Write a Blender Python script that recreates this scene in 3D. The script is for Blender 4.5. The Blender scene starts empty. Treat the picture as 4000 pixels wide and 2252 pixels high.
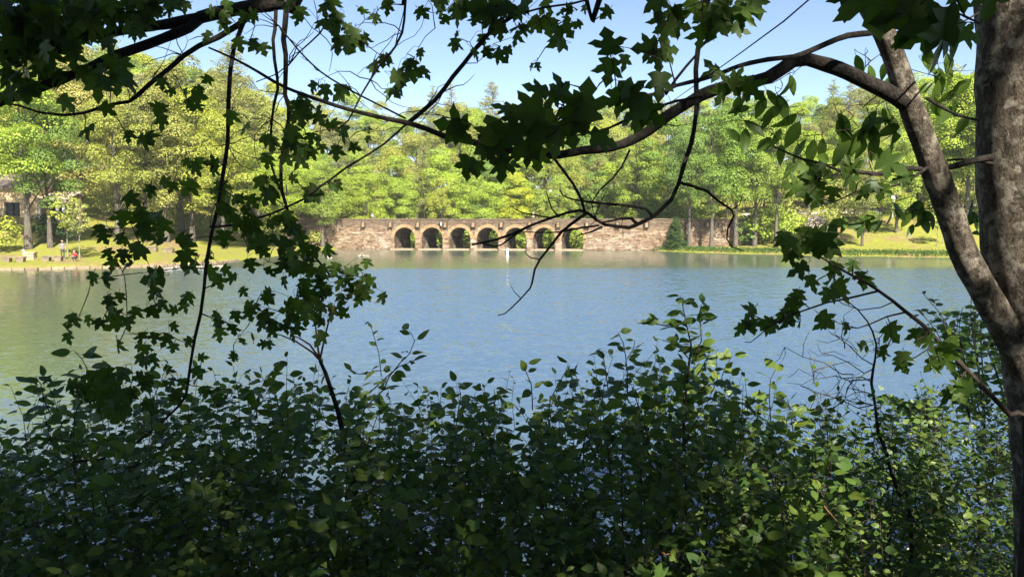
import bpy, bmesh, math, random
import numpy as np
from mathutils import Vector, Matrix

scene = bpy.context.scene
COL = scene.collection
rng = np.random.default_rng(7)
random.seed(7)

# ------------------------------------------------------------------ camera, sky, sun, exposure
CAMZ = 4.4
TILT = math.radians(5.36)
FPX = 26.0 / 36.0 * 4000.0
cam_data = bpy.data.cameras.new("camera")
cam_data.lens = 26.0
cam_data.sensor_width = 36.0
cam_data.clip_start = 0.05
cam_data.clip_end = 3000.0
cam = bpy.data.objects.new("camera", cam_data)
COL.objects.link(cam)
cam.location = (0, 0, CAMZ)
cam.rotation_euler = (math.radians(90) - TILT, 0, 0)
scene.camera = cam

SUN_EL = math.radians(45)
SUN_AZ = math.radians(16)            # to the right, behind the camera
SUN = Vector((math.sin(SUN_AZ) * math.cos(SUN_EL), -math.cos(SUN_AZ) * math.cos(SUN_EL), math.sin(SUN_EL)))
world = bpy.data.worlds.new("World")
scene.world = world
world.use_nodes = True
wn = world.node_tree
sky = wn.nodes.new("ShaderNodeTexSky")
sky.sky_type = 'NISHITA'
sky.sun_disc = False
sky.sun_elevation = SUN_EL
sky.sun_rotation = math.pi - SUN_AZ
sky.altitude = 300
sky.air_density = 0.85
sky.dust_density = 0.0
sky.ozone_density = 0.6
wn.links.new(sky.outputs[0], wn.nodes["Background"].inputs[0])
wn.nodes["Background"].inputs[1].default_value = 0.062
sl = bpy.data.lights.new("sun", 'SUN')
sl.energy = 5.0
sl.angle = math.radians(0.53)
sl.color = (1.0, 0.93, 0.80)
sun_o = bpy.data.objects.new("sun", sl)
COL.objects.link(sun_o)
sun_o.rotation_euler = SUN.to_track_quat('Z', 'Y').to_euler()
scene.view_settings.view_transform = 'Standard'
scene.view_settings.look = 'None'
scene.view_settings.exposure = 1.7
scene.view_settings.gamma = 1.0
scene.cycles.max_bounces = 8
scene.cycles.transparent_max_bounces = 8
scene.cycles.sample_clamp_indirect = 6.0

# ------------------------------------------------------------------ helpers
def ray(px, py):
    """direction of the view through a pixel of the 4000 px wide photograph"""
    x = (px - 2000.0) / FPX
    y = (1126.0 - py) / FPX
    return Vector((x, math.cos(TILT) + y * math.sin(TILT), -math.sin(TILT) + y * math.cos(TILT)))

def P(px, py, Y):
    r = ray(px, py)
    return Vector((0, 0, CAMZ)) + r * (Y / r.y)

def PZ(px, py, z):
    r = ray(px, py)
    return Vector((0, 0, CAMZ)) + r * ((z - CAMZ) / r.z)

def tag(o, label=None, cat=None, group=None, kind=None):
    if label: o["label"] = label
    if cat: o["category"] = cat
    if group: o["group"] = group
    if kind: o["kind"] = kind
    return o

def empty(name, loc=(0, 0, 0), rz=0.0):
    o = bpy.data.objects.new(name, None)
    o.empty_display_size = 0.1
    COL.objects.link(o)
    o.location = loc
    o.rotation_euler = (0, 0, rz)
    return o

def link(name, me, parent=None, loc=None):
    o = bpy.data.objects.new(name, me)
    COL.objects.link(o)
    if parent is not None: o.parent = parent
    if loc is not None: o.location = loc
    return o

def mesh_np(name, V, quads=None, tris=None, mat=None, smooth=False):
    """mesh from numpy arrays"""
    me = bpy.data.meshes.new(name)
    nq = 0 if quads is None else len(quads)
    nt = 0 if tris is None else len(tris)
    me.vertices.add(len(V))
    me.vertices.foreach_set("co", np.asarray(V, dtype=np.float32).ravel())
    loops = []
    if nq: loops.append(np.asarray(quads, dtype=np.int32).ravel())
    if nt: loops.append(np.asarray(tris, dtype=np.int32).ravel())
    lp = np.concatenate(loops)
    me.loops.add(len(lp))
    me.loops.foreach_set("vertex_index", lp)
    me.polygons.add(nq + nt)
    st = np.concatenate([np.arange(nq) * 4, nq * 4 + np.arange(nt) * 3]).astype(np.int32)
    me.polygons.foreach_set("loop_start", st)
    if smooth: me.polygons.foreach_set("use_smooth", np.ones(nq + nt, dtype=bool))
    me.update(calc_edges=True)
    me.validate()
    if mat is not None: me.materials.append(mat)
    return me

class MB:
    """collects polygons that become one mesh"""
    def __init__(s): s.v = []; s.f = []; s.m = []
    def add(s, vs, fs, mi=0):
        b = len(s.v)
        s.v.extend(tuple(p) for p in vs)
        s.f.extend(tuple(b + i for i in f) for f in fs)
        s.m.extend([mi] * len(fs))
    def box(s, x0, x1, y0, y1, z0, z1, mi=0, jit=0.0):
        vs = [(x, y, z) for z in (z0, z1) for y in (y0, y1) for x in (x0, x1)]
        if jit:
            vs = [(x + random.uniform(-jit, jit), y + random.uniform(-jit, jit), z + random.uniform(-jit, jit)) for x, y, z in vs]
        s.add(vs, [(0, 2, 3, 1), (4, 5, 7, 6), (0, 1, 5, 4), (2, 6, 7, 3), (0, 4, 6, 2), (1, 3, 7, 5)], mi)
    def tube(s, pts, rad, sides=6, mi=0, cap=True):
        pts = [Vector(p) for p in pts]
        n = len(pts)
        up = Vector((0.31, 0.2, 0.93))
        vs, fs = [], []
        prev = None
        for i, p in enumerate(pts):
            t = (pts[min(i + 1, n - 1)] - pts[max(i - 1, 0)])
            if t.length < 1e-9: t = Vector((0, 0, 1))
            t.normalize()
            if prev is None:
                a = t.cross(up)
                if a.length < 1e-3: a = t.cross(Vector((1, 0, 0)))
            else:
                a = prev - t * prev.dot(t)
                if a.length < 1e-6: a = t.cross(up)
            a.normalize(); prev = a
            b = t.cross(a)
            r = rad[i] if hasattr(rad, '__len__') else rad
            for k in range(sides):
                an = 2 * math.pi * k / sides
                vs.append(p + (a * math.cos(an) + b * math.sin(an)) * r)
        for i in range(n - 1):
            for k in range(sides):
                k2 = (k + 1) % sides
                fs.append((i * sides + k, i * sides + k2, (i + 1) * sides + k2, (i + 1) * sides + k))
        if cap:
            fs.append(tuple(reversed(range(sides))))
            fs.append(tuple((n - 1) * sides + k for k in range(sides)))
        s.add(vs, fs, mi)
    def mesh(s, name, mats, smooth=False):
        me = bpy.data.meshes.new(name)
        me.from_pydata(s.v, [], s.f)
        for m in (mats if isinstance(mats, (list, tuple)) else [mats]): me.materials.append(m)
        me.polygons.foreach_set("material_index", s.m)
        if smooth: me.polygons.foreach_set("use_smooth", [True] * len(s.f))
        me.update()
        return me
    def build(s, name, mats, parent=None, smooth=False, loc=None):
        return link(name, s.mesh(name, mats, smooth), parent, loc)

def smooth_path(pts, rad, step):
    """Catmull-Rom resampling of a polyline and its radii"""
    pts = [Vector(p) for p in pts]
    out, ro = [], []
    n = len(pts)
    for i in range(n - 1):
        p0, p1, p2, p3 = pts[max(i - 1, 0)], pts[i], pts[i + 1], pts[min(i + 2, n - 1)]
        k = max(1, int((p2 - p1).length / step))
        for j in range(k):
            t = j / k
            q = 0.5 * ((2 * p1) + (p2 - p0) * t + (2 * p0 - 5 * p1 + 4 * p2 - p3) * t * t + (3 * p1 - p0 - 3 * p2 + p3) * t ** 3)
            out.append(q); ro.append(rad[i] * (1 - t) + rad[i + 1] * t)
    out.append(pts[-1]); ro.append(rad[-1])
    return out, ro

# ------------------------------------------------------------------ materials
def new_mat(name):
    m = bpy.data.materials.new(name)
    m.use_nodes = True
    nt = m.node_tree
    for n in list(nt.nodes): nt.nodes.remove(n)
    out = nt.nodes.new("ShaderNodeOutputMaterial")
    return m, nt, out

def N(nt, t, **kw):
    n = nt.nodes.new(t)
    for k, v in kw.items(): setattr(n, k, v)
    return n

def rnd_node(nt):
    """one random number for each piece: object random plus island random"""
    oi = N(nt, "ShaderNodeObjectInfo"); ge = N(nt, "ShaderNodeNewGeometry")
    a = N(nt, "ShaderNodeMath", operation='ADD'); nt.links.new(oi.outputs["Random"], a.inputs[0]); nt.links.new(ge.outputs["Random Per Island"], a.inputs[1])
    f = N(nt, "ShaderNodeMath", operation='FRACT'); nt.links.new(a.outputs[0], f.inputs[0])
    return f.outputs[0], oi, ge

def ramp(nt, fac, stops):
    r = N(nt, "ShaderNodeValToRGB")
    el = r.color_ramp.elements
    while len(el) > 1: el.remove(el[0])
    el[0].position = stops[0][0]; el[0].color = (*stops[0][1], 1)
    for p, c in stops[1:]:
        e = el.new(p); e.color = (*c, 1)
    nt.links.new(fac, r.inputs[0])
    return r.outputs[0]

def mixc(nt, fac, a, b, mode='MIX'):
    m = N(nt, "ShaderNodeMix", data_type='RGBA', blend_type=mode)
    for s, v in ((m.inputs[0], fac), (m.inputs[6], a), (m.inputs[7], b)):
        if hasattr(v, 'is_linked'): nt.links.new(v, s)
        elif isinstance(v, (int, float)): s.default_value = v
        else: s.default_value = (*v, 1)
    return m.outputs[2]

def noise_tex(nt, scale, detail=4, rough=0.6, coord=None, dims='3D', vec=None):
    n = N(nt, "ShaderNodeTexNoise"); n.noise_dimensions = dims
    n.inputs["Scale"].default_value = scale; n.inputs["Detail"].default_value = detail; n.inputs["Roughness"].default_value = rough
    if vec is not None: nt.links.new(vec, n.inputs["Vector"])
    elif coord:
        tc = N(nt, "ShaderNodeTexCoord"); nt.links.new(tc.outputs[coord], n.inputs["Vector"])
    return n

def bump(nt, h, strength, dist):
    b = N(nt, "ShaderNodeBump"); b.inputs["Strength"].default_value = strength; b.inputs["Distance"].default_value = dist
    nt.links.new(h, b.inputs["Height"])
    return b.outputs[0]

def leaf_mat(name, ca, cb, cc, trans=0.35, rough=0.45, tint=False, spec=0.4, tcol=(1.15, 1.25, 0.5)):
    """leaf surface: three colours spread over the leaves; tint: multiplied by the object colour"""
    m, nt, out = new_mat(name)
    f, oi, ge = rnd_node(nt)
    c = ramp(nt, f, [(0.0, ca), (0.5, cb), (1.0, cc)])
    if tint: c = mixc(nt, 1.0, c, oi.outputs["Color"], 'MULTIPLY')
    p = N(nt, "ShaderNodeBsdfPrincipled")
    nt.links.new(c, p.inputs["Base Color"])
    p.inputs["Roughness"].default_value = rough
    p.inputs["Specular IOR Level"].default_value = spec
    t = N(nt, "ShaderNodeBsdfTranslucent")
    tc = mixc(nt, 1.0, c, tcol, 'MULTIPLY')
    nt.links.new(tc, t.inputs["Color"])
    mx = N(nt, "ShaderNodeMixShader"); mx.inputs[0].default_value = trans
    nt.links.new(p.outputs[0], mx.inputs[1]); nt.links.new(t.outputs[0], mx.inputs[2])
    nt.links.new(mx.outputs[0], out.inputs[0])
    return m

def plain(name, col, rough=0.8, var=0.25, scale=6.0, bumps=0.0, coord="Object", spec=0.3):
    m, nt, out = new_mat(name)
    n = noise_tex(nt, scale, 5, 0.65, coord)
    lo = tuple(max(0, c * (1 - var)) for c in col); hi = tuple(min(1, c * (1 + var)) for c in col)
    c = ramp(nt, n.outputs["Fac"], [(0.3, lo), (0.7, hi)])
    p = N(nt, "ShaderNodeBsdfPrincipled")
    nt.links.new(c, p.inputs["Base Color"]); p.inputs["Roughness"].default_value = rough
    p.inputs["Specular IOR Level"].default_value = spec
    if bumps: nt.links.new(bump(nt, n.outputs["Fac"], 0.6, bumps), p.inputs["Normal"])
    nt.links.new(p.outputs[0], out.inputs[0])
    return m

def stone_mat(name, cols, bumps=0.02, scale=3.0, weather=None):
    """each stone a colour of its own plus grain; weather=(z0,z1): darker lichen crust above z0"""
    m, nt, out = new_mat(name)
    f, oi, ge = rnd_node(nt)
    c = ramp(nt, f, [(i / (len(cols) - 1), k) for i, k in enumerate(cols)])
    n = noise_tex(nt, scale, 6, 0.7, "Generated" if False else None)
    nt.links.new(ge.outputs["Position"], n.inputs["Vector"])
    g = ramp(nt, n.outputs["Fac"], [(0.25, (0.55, 0.52, 0.5)), (0.75, (1.3, 1.28, 1.25))])
    c = mixc(nt, 1.0, c, g, 'MULTIPLY')
    if weather:
        sx = N(nt, "ShaderNodeSeparateXYZ"); nt.links.new(ge.outputs["Position"], sx.inputs[0])
        n2 = noise_tex(nt, 0.9, 4, 0.6); nt.links.new(ge.outputs["Position"], n2.inputs["Vector"])
        a = N(nt, "ShaderNodeMath", operation='MULTIPLY_ADD'); nt.links.new(n2.outputs["Fac"], a.inputs[0]); a.inputs[1].default_value = 1.2; nt.links.new(sx.outputs[2], a.inputs[2])
        mr = N(nt, "ShaderNodeMapRange"); mr.inputs[1].default_value = weather[0] + 0.6; mr.inputs[2].default_value = weather[1] + 0.6
        nt.links.new(a.outputs[0], mr.inputs[0])
        mm = N(nt, "ShaderNodeMath", operation='MULTIPLY'); nt.links.new(mr.outputs[0], mm.inputs[0]); mm.inputs[1].default_value = 0.62
        c = mixc(nt, mm.outputs[0], c, (0.10, 0.075, 0.055))
    if weather:   # pale lime bloom low on the wall
        n3 = noise_tex(nt, 0.55, 5, 0.7); nt.links.new(ge.outputs["Position"], n3.inputs["Vector"])
        bl = ramp(nt, n3.outputs["Fac"], [(0.50, (0, 0, 0)), (0.66, (.75, .75, .75))])
        lo = N(nt, "ShaderNodeMapRange"); lo.inputs[1].default_value = 3.0; lo.inputs[2].default_value = 2.2; nt.links.new(sx.outputs[2], lo.inputs[0])
        bm_ = N(nt, "ShaderNodeMath", operation='MULTIPLY'); nt.links.new(bl, bm_.inputs[0]); nt.links.new(lo.outputs[0], bm_.inputs[1])
        c = mixc(nt, bm_.outputs[0], c, (0.40, 0.34, 0.27))
        wet = N(nt, "ShaderNodeMapRange"); wet.inputs[1].default_value = 0.75; wet.inputs[2].default_value = 0.40; nt.links.new(a.outputs[0], wet.inputs[0])   # dark tide line
        wm = N(nt, "ShaderNodeMath", operation='MULTIPLY'); nt.links.new(wet.outputs[0], wm.inputs[0]); wm.inputs[1].default_value = 0.7
        c = mixc(nt, wm.outputs[0], c, (0.045, 0.04, 0.028))
    p = N(nt, "ShaderNodeBsdfPrincipled")
    nt.links.new(c, p.inputs["Base Color"]); p.inputs["Roughness"].default_value = 0.9; p.inputs["Specular IOR Level"].default_value = 0.2
    nt.links.new(bump(nt, n.outputs["Fac"], 0.7, bumps), p.inputs["Normal"])
    nt.links.new(p.outputs[0], out.inputs[0])
    return m

def bark_mat(name, ca, cb, cc=None, scale=14.0, patch=3.0, zs=0.35):
    """ridged bark with lichen patches"""
    m, nt, out = new_mat(name)
    tc = N(nt, "ShaderNodeTexCoord")
    mp = N(nt, "ShaderNodeMapping"); mp.inputs["Scale"].default_value = (1, 1, zs); nt.links.new(tc.outputs["Object"], mp.inputs[0])
    n = noise_tex(nt, scale, 8, 0.7, vec=mp.outputs[0])
    fine = noise_tex(nt, scale * 3.6, 4, 0.7, vec=mp.outputs[0])
    hmix = N(nt, "ShaderNodeMath", operation='MULTIPLY_ADD'); nt.links.new(fine.outputs["Fac"], hmix.inputs[0]); hmix.inputs[1].default_value = .45; nt.links.new(n.outputs["Fac"], hmix.inputs[2])
    c = ramp(nt, hmix.outputs[0], [(0.60, ca), (0.86, cb)])
    if cc:
        n2 = noise_tex(nt, patch, 5, 0.65, vec=tc.outputs["Object"])
        fm = ramp(nt, n2.outputs["Fac"], [(0.50, (0, 0, 0)), (0.60, (1, 1, 1))])
        c = mixc(nt, fm, c, cc)
    p = N(nt, "ShaderNodeBsdfPrincipled")
    nt.links.new(c, p.inputs["Base Color"]); p.inputs["Roughness"].default_value = 0.92; p.inputs["Specular IOR Level"].default_value = 0.2
    nt.links.new(bump(nt, hmix.outputs[0], 1.0, 0.02), p.inputs["Normal"])
    nt.links.new(p.outputs[0], out.inputs[0])
    return m

M_FOREST = leaf_mat("forest_leaf", (0.80, 0.85, 0.75), (1.0, 1.0, 1.0), (1.25, 1.15, 0.95), trans=0.25, rough=0.6, tint=True, spec=0.25, tcol=(1.1, 1.2, 0.6))
M_TRUNK = bark_mat("forest_bark", (0.06, 0.05, 0.04), (0.15, 0.13, 0.105), scale=5.0)
M_PALEBARK = bark_mat("pale_bark", (0.15, 0.13, 0.105), (0.32, 0.28, 0.235), scale=5.0)

# ------------------------------------------------------------------ the bridge frame, shoreline and terrain
BR_YAW = math.radians(-6)
BR_O = PZ(1905, 976, 0.0)
def br(x, y, z=0.0):
    c, s = math.cos(BR_YAW), math.sin(BR_YAW)
    return Vector((BR_O.x + c * x - s * y, BR_O.y + s * x + c * y, z))

shore_px_left = [(0, 1054), (150, 1053), (300, 1049), (450, 1046), (600, 1040), (750, 1034), (866, 1026), (924, 1019), (1000, 1006), (1080, 999), (1180, 988), (1270, 979)]
shore_px_right = [(2540, 979), (2610, 981), (2700, 985), (2800, 988), (2900, 991), (3050, 993), (3180, 997), (3300, 1001), (3420, 1000), (3550, 1004), (3700, 1005), (3850, 1008), (4000, 1010)]
pts = [PZ(x, y, 0).xy for x, y in shore_px_left]
pts = [Vector((-100, 30)), Vector((-85, 52)), Vector((-62, 61))] + pts
pts += [br(-21.5, 0.8).xy, br(21.5, 0.8).xy]
pts += [PZ(x, y, 0).xy for x, y in shore_px_right]
pts += [Vector((85, 72)), Vector((110, 40)), Vector((80, 9)), Vector((30, 6.5)), Vector((8, 6.0)), Vector((2.5, 6.6)), Vector((-3, 6.2)), Vector((-12, 6.8)), Vector((-60, 8))]
SHORE = np.array([(p[0], p[1]) for p in pts])

def shore_dist(X, Y):
    """signed distance to the shoreline, positive on land"""
    A = SHORE; B = np.roll(SHORE, -1, axis=0)
    best = np.full(X.shape, 1e9); inside = np.zeros(X.shape, dtype=bool)
    for (ax, ay), (bx, by) in zip(A, B):
        dx, dy = bx - ax, by - ay
        t = np.clip(((X - ax) * dx + (Y - ay) * dy) / (dx * dx + dy * dy), 0, 1)
        best = np.minimum(best, np.hypot(X - ax - t * dx, Y - ay - t * dy))
        cond = ((ay > Y) != (by > Y))
        with np.errstate(divide='ignore', invalid='ignore'):
            xi = ax + (Y - ay) / (by - ay if by != ay else 1e-9) * dx
        inside ^= cond & (X < xi)
    return np.where(inside, -best, best)

def sstep(a, b, x):
    t = np.clip((x - a) / (b - a), 0, 1)
    return t * t * (3 - 2 * t)

def height(X, Y):
    X = np.asarray(X, dtype=float); Y = np.asarray(Y, dtype=float)
    d = shore_dist(X, Y)
    und = 0.25 * np.sin(X * 0.11 + 1.3) * np.cos(Y * 0.13) + 0.12 * np.sin(X * 0.31 + Y * 0.23)
    far = 0.32 * sstep(0, 0.7, d) + 0.045 * np.clip(d, 0, 8) + 0.155 * np.clip(d - 8, 0, 22) + 0.09 * np.clip(d - 30, 0, 70) + und * sstep(6, 20, d)
    # left hillside climbs more
    far = far + 0.10 * np.clip(d - 25, 0, 60) * sstep(-5, -45, X) + 0.05 * np.clip(d - 25, 0, 60) * sstep(25, 50, X)
    far = far + 0.10 * np.clip(d - 4, 0, 18) * sstep(26, 40, X)
    near = 0.1 + 0.43 * np.clip(d, 0, 6.2) + 0.05 * np.clip(d - 6.2, 0, 40)
    land = np.where(Y < 35, near, far)
    # the gorge below the dam
    c, s = math.cos(BR_YAW), math.sin(BR_YAW)
    u = (X - BR_O.x) * c + (Y - BR_O.y) * s
    v = -(X - BR_O.x) * s + (Y - BR_O.y) * c
    g = sstep(0.3, 1.0, v) * sstep(27, 19, np.abs(u)) * sstep(60, 25, v)
    land = land * (1 - g) + g * (-1.6 + 0.02 * v)
    h = np.where(d > 0, land, np.maximum(-0.35 * (-d), -2.5) - 0.02)
    g2 = (v > -0.2) & (v < 1.2) & (np.abs(u) < 21.5)
    h = np.where(g2, np.minimum(h, -0.8), h)
    return h

def gz(x, y):
    return float(height(np.array([x]), np.array([y]))[0])

def ground_at(px, d):
    """world point on the ground seen in pixel column px at distance d"""
    x = (px - 2000.0) / FPX * d * 1.0044
    return Vector((x, d, gz(x, d)))

# ------------------------------------------------------------------ ground
def axis(lo, hi, step, out):
    core = np.arange(lo, hi + 1e-6, step)
    ext = np.array(out)
    return np.concatenate([lo - ext[::-1], core, hi + ext])
gx = axis(-130, 130, 1.25, [6, 20, 60, 160, 380])
gy = axis(-24, 200, 1.15, [6, 20, 60, 160, 380])
GX, GY = np.meshgrid(gx, gy)
GH = height(GX, GY)
V = np.stack([GX, GY, GH], -1).reshape(-1, 3)
nx_, ny_ = len(gx), len(gy)
ii = (np.arange(ny_ - 1)[:, None] * nx_ + np.arange(nx_ - 1)[None, :]).ravel()
Q = np.stack([ii, ii + 1, ii + nx_ + 1, ii + nx_], -1)
mg, nt, out = new_mat("lawn_and_litter")
ge = N(nt, "ShaderNodeNewGeometry")
n1 = noise_tex(nt, 0.16, 5, 0.6, vec=ge.outputs["Position"])
n2 = noise_tex(nt, 2.2, 6, 0.7, vec=ge.outputs["Position"])
n3 = noise_tex(nt, 0.05, 3, 0.5, vec=ge.outputs["Position"])
grass = ramp(nt, n2.outputs["Fac"], [(0.3, (0.13, 0.155, 0.022)), (0.5, (0.20, 0.205, 0.035)), (0.72, (0.27, 0.245, 0.05))])
dry = ramp(nt, n2.outputs["Fac"], [(0.3, (0.14, 0.10, 0.045)), (0.7, (0.28, 0.20, 0.10))])
f = ramp(nt, n1.outputs["Fac"], [(0.50, (0, 0, 0)), (0.64, (1, 1, 1))])
c = mixc(nt, f, grass, dry)
# leaf litter instead of turf on the wooded bank the camera stands on
sx = N(nt, "ShaderNodeSeparateXYZ"); nt.links.new(ge.outputs["Position"], sx.inputs[0])
mr = N(nt, "ShaderNodeMapRange"); mr.inputs[1].default_value = 20; mr.inputs[2].default_value = 40; nt.links.new(sx.outputs[1], mr.inputs[0])
litter = ramp(nt, n2.outputs["Fac"], [(0.3, (0.03, 0.02, 0.012)), (0.7, (0.10, 0.07, 0.04))])
c = mixc(nt, mr.outputs[0], litter, c)
p = N(nt, "ShaderNodeBsdfPrincipled"); p.inputs["Roughness"].default_value = 1.0; p.inputs["Specular IOR Level"].default_value = 0.1
nt.links.new(c, p.inputs["Base Color"]); nt.links.new(bump(nt, n2.outputs["Fac"], 0.8, 0.25), p.inputs["Normal"])
nt.links.new(p.outputs[0], out.inputs[0])
ground = link("ground", mesh_np("ground", V, quads=Q, mat=mg, smooth=True))
tag(ground, kind="structure")

# ------------------------------------------------------------------ lake
mw, nt, out = new_mat("lake_water")
ge = N(nt, "ShaderNodeNewGeometry")
def wave(sx_, sy_, det, rgh, rot=0.0):
    mp = N(nt, "ShaderNodeMapping"); mp.inputs["Scale"].default_value = (sx_, sy_, 1); mp.inputs["Rotation"].default_value = (0, 0, rot)
    nt.links.new(ge.outputs["Position"], mp.inputs[0])
    return noise_tex(nt, 1.0, det, rgh, vec=mp.outputs[0]).outputs["Fac"]
def wvec(sx_, sy_, det, rgh, rot=0.0):
    mp = N(nt, "ShaderNodeMapping"); mp.inputs["Scale"].default_value = (sx_, sy_, 1); mp.inputs["Rotation"].default_value = (0, 0, rot)
    nt.links.new(ge.outputs["Position"], mp.inputs[0])
    return noise_tex(nt, 1.0, det, rgh, vec=mp.outputs[0]).outputs["Color"]
sx = N(nt, "ShaderNodeSeparateXYZ"); nt.links.new(ge.outputs["Position"], sx.inputs[0])
# wind: ripples over the open middle, slack water along the far and left shores
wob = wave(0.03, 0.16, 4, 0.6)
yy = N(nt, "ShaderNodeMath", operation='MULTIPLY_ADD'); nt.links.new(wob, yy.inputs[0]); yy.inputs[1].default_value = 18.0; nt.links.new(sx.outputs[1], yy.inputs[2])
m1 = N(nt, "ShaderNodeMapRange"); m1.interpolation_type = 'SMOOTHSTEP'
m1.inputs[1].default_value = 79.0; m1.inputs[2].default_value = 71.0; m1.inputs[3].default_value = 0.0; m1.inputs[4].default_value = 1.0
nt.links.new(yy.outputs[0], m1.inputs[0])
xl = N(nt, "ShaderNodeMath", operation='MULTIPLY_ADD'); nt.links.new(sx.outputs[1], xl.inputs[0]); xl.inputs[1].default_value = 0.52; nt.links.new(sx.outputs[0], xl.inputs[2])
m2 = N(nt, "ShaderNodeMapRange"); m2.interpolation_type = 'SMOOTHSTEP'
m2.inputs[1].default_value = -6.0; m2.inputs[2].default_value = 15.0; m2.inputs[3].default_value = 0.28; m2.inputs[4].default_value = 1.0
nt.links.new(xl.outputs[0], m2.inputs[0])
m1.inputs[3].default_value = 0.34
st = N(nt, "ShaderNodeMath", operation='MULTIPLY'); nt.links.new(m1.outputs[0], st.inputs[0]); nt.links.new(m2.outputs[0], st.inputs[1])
def vm(op, a, b_):
    v = N(nt, "ShaderNodeVectorMath", operation=op)
    for i_, q in enumerate((a, b_)):
        if hasattr(q, 'is_linked'): nt.links.new(q, v.inputs[i_])
        else: v.inputs[i_].default_value = q
    return v.outputs[0]
nz = vm('ADD', vm('ADD', vm('MULTIPLY', vm('SUBTRACT', wvec(1.0, 2.4, 3, .6, .12), (.5, .5, .5)), (.34, .50, 0)), vm('MULTIPLY', vm('SUBTRACT', wvec(4.0, 9.0, 2, .5, -.2), (.5, .5, .5)), (.52, .78, 0))), (0, -.115, 0))
sc = N(nt, "ShaderNodeVectorMath", operation='SCALE'); nt.links.new(nz, sc.inputs[0]); nt.links.new(st.outputs[0], sc.inputs[3])
nrm = N(nt, "ShaderNodeVectorMath", operation='NORMALIZE'); nt.links.new(vm('ADD', sc.outputs[0], (0, 0, 1)), nrm.inputs[0])
b = nrm
p = N(nt, "ShaderNodeBsdfPrincipled")
# olive tree reflections painted into the base colour of slack water, blue elsewhere
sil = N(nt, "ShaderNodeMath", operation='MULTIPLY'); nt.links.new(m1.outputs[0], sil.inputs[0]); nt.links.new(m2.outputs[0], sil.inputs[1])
refl_fac = N(nt, "ShaderNodeMapRange"); refl_fac.inputs[1].default_value = .15; refl_fac.inputs[2].default_value = .9; nt.links.new(sil.outputs[0], refl_fac.inputs[0])
nt.links.new(mixc(nt, refl_fac.outputs[0], (0.075, 0.088, 0.042), (0.056, 0.094, 0.142)), p.inputs["Base Color"])
p.inputs["Roughness"].default_value = 0.06
p.inputs["IOR"].default_value = 1.9
p.inputs["Specular IOR Level"].default_value = 0.9
nt.links.new(b.outputs[0], p.inputs["Normal"])
nt.links.new(p.outputs[0], out.inputs[0])
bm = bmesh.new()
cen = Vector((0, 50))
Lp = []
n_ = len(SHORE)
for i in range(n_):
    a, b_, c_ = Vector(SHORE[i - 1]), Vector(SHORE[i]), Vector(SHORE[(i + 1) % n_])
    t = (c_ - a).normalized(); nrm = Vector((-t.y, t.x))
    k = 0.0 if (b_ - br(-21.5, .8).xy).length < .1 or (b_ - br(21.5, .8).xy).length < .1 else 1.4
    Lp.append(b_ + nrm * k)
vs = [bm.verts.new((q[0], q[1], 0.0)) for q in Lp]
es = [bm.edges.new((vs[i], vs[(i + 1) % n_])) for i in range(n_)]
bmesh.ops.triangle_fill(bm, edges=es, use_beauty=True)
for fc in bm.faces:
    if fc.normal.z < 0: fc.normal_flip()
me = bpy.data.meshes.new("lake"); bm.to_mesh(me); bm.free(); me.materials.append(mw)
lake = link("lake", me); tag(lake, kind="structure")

# ------------------------------------------------------------------ stone bridge over the dam
M_STONE = stone_mat("bridge_stone", [(0.098, 0.064, 0.040), (0.245, 0.174, 0.112), (0.155, 0.10, 0.062), (0.31, 0.236, 0.168), (0.18, 0.122, 0.078), (0.265, 0.187, 0.122), (0.37, 0.31, 0.24)], weather=(3.05, 3.6))
M_MORTAR = stone_mat("bridge_core", [(0.07, 0.05, 0.035), (0.085, 0.06, 0.04)], weather=(3.05, 3.6))
M_VOUS = stone_mat("arch_stone", [(0.24, 0.165, 0.085), (0.30, 0.21, 0.115), (0.25, 0.17, 0.095), (0.34, 0.255, 0.16)])
M_CREAM = stone_mat("sill_stone", [(0.27, 0.21, 0.145), (0.33, 0.26, 0.19)])
M_DARKST = stone_mat("dark_stone", [(0.07, 0.055, 0.045), (0.12, 0.09, 0.07)])
BX0, BX1, BTOP, DECK, DEPTH, SKEW = -30.0, 35.5, 4.33, 3.62, 5.6, 0.17
SP, AR, ZS = 4.02, 1.53, 1.66
arches = [SP * k for k in range(-3, 4)]
bridge = empty("stone_bridge", BR_O, BR_YAW)
tag(bridge, "long brown rubble stone bridge with seven round arches across the lake", "bridge")
prof = [(BX0, DECK), (BX0, -1.8)]
for ax in arches:
    prof += [(ax - AR + 0.08, -1.8), (ax - AR + 0.08, 0.2), (ax - AR, ZS)]
    prof += [(ax - AR * math.cos(t), ZS + AR * math.sin(t)) for t in [math.pi * k / 16 for k in range(1, 16)]]
    prof += [(ax + AR, ZS), (ax + AR - 0.08, 0.2), (ax + AR - 0.08, -1.8)]
prof += [(BX1, -1.8), (BX1, DECK)]
bm = bmesh.new()
f0 = [bm.verts.new((x, 0.0, z)) for x, z in prof]
f1 = [bm.verts.new((x + SKEW * DEPTH, DEPTH, z)) for x, z in prof]
n_ = len(prof)
for i in range(n_):
    j = (i + 1) % n_
    bm.faces.new((f0[i], f1[i], f1[j], f0[j]))
for fv in (f0, f1):
    e = []
    for i in range(n_):
        ed = bm.edges.get((fv[i], fv[(i + 1) % n_]))
        e.append(ed)
    bmesh.ops.triangle_fill(bm, edges=e, use_beauty=False)
bmesh.ops.recalc_face_normals(bm, faces=bm.faces)
me = bpy.data.meshes.new("wall"); bm.to_mesh(me); bm.free(); me.materials.append(M_MORTAR)
link("wall", me, bridge)
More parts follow.
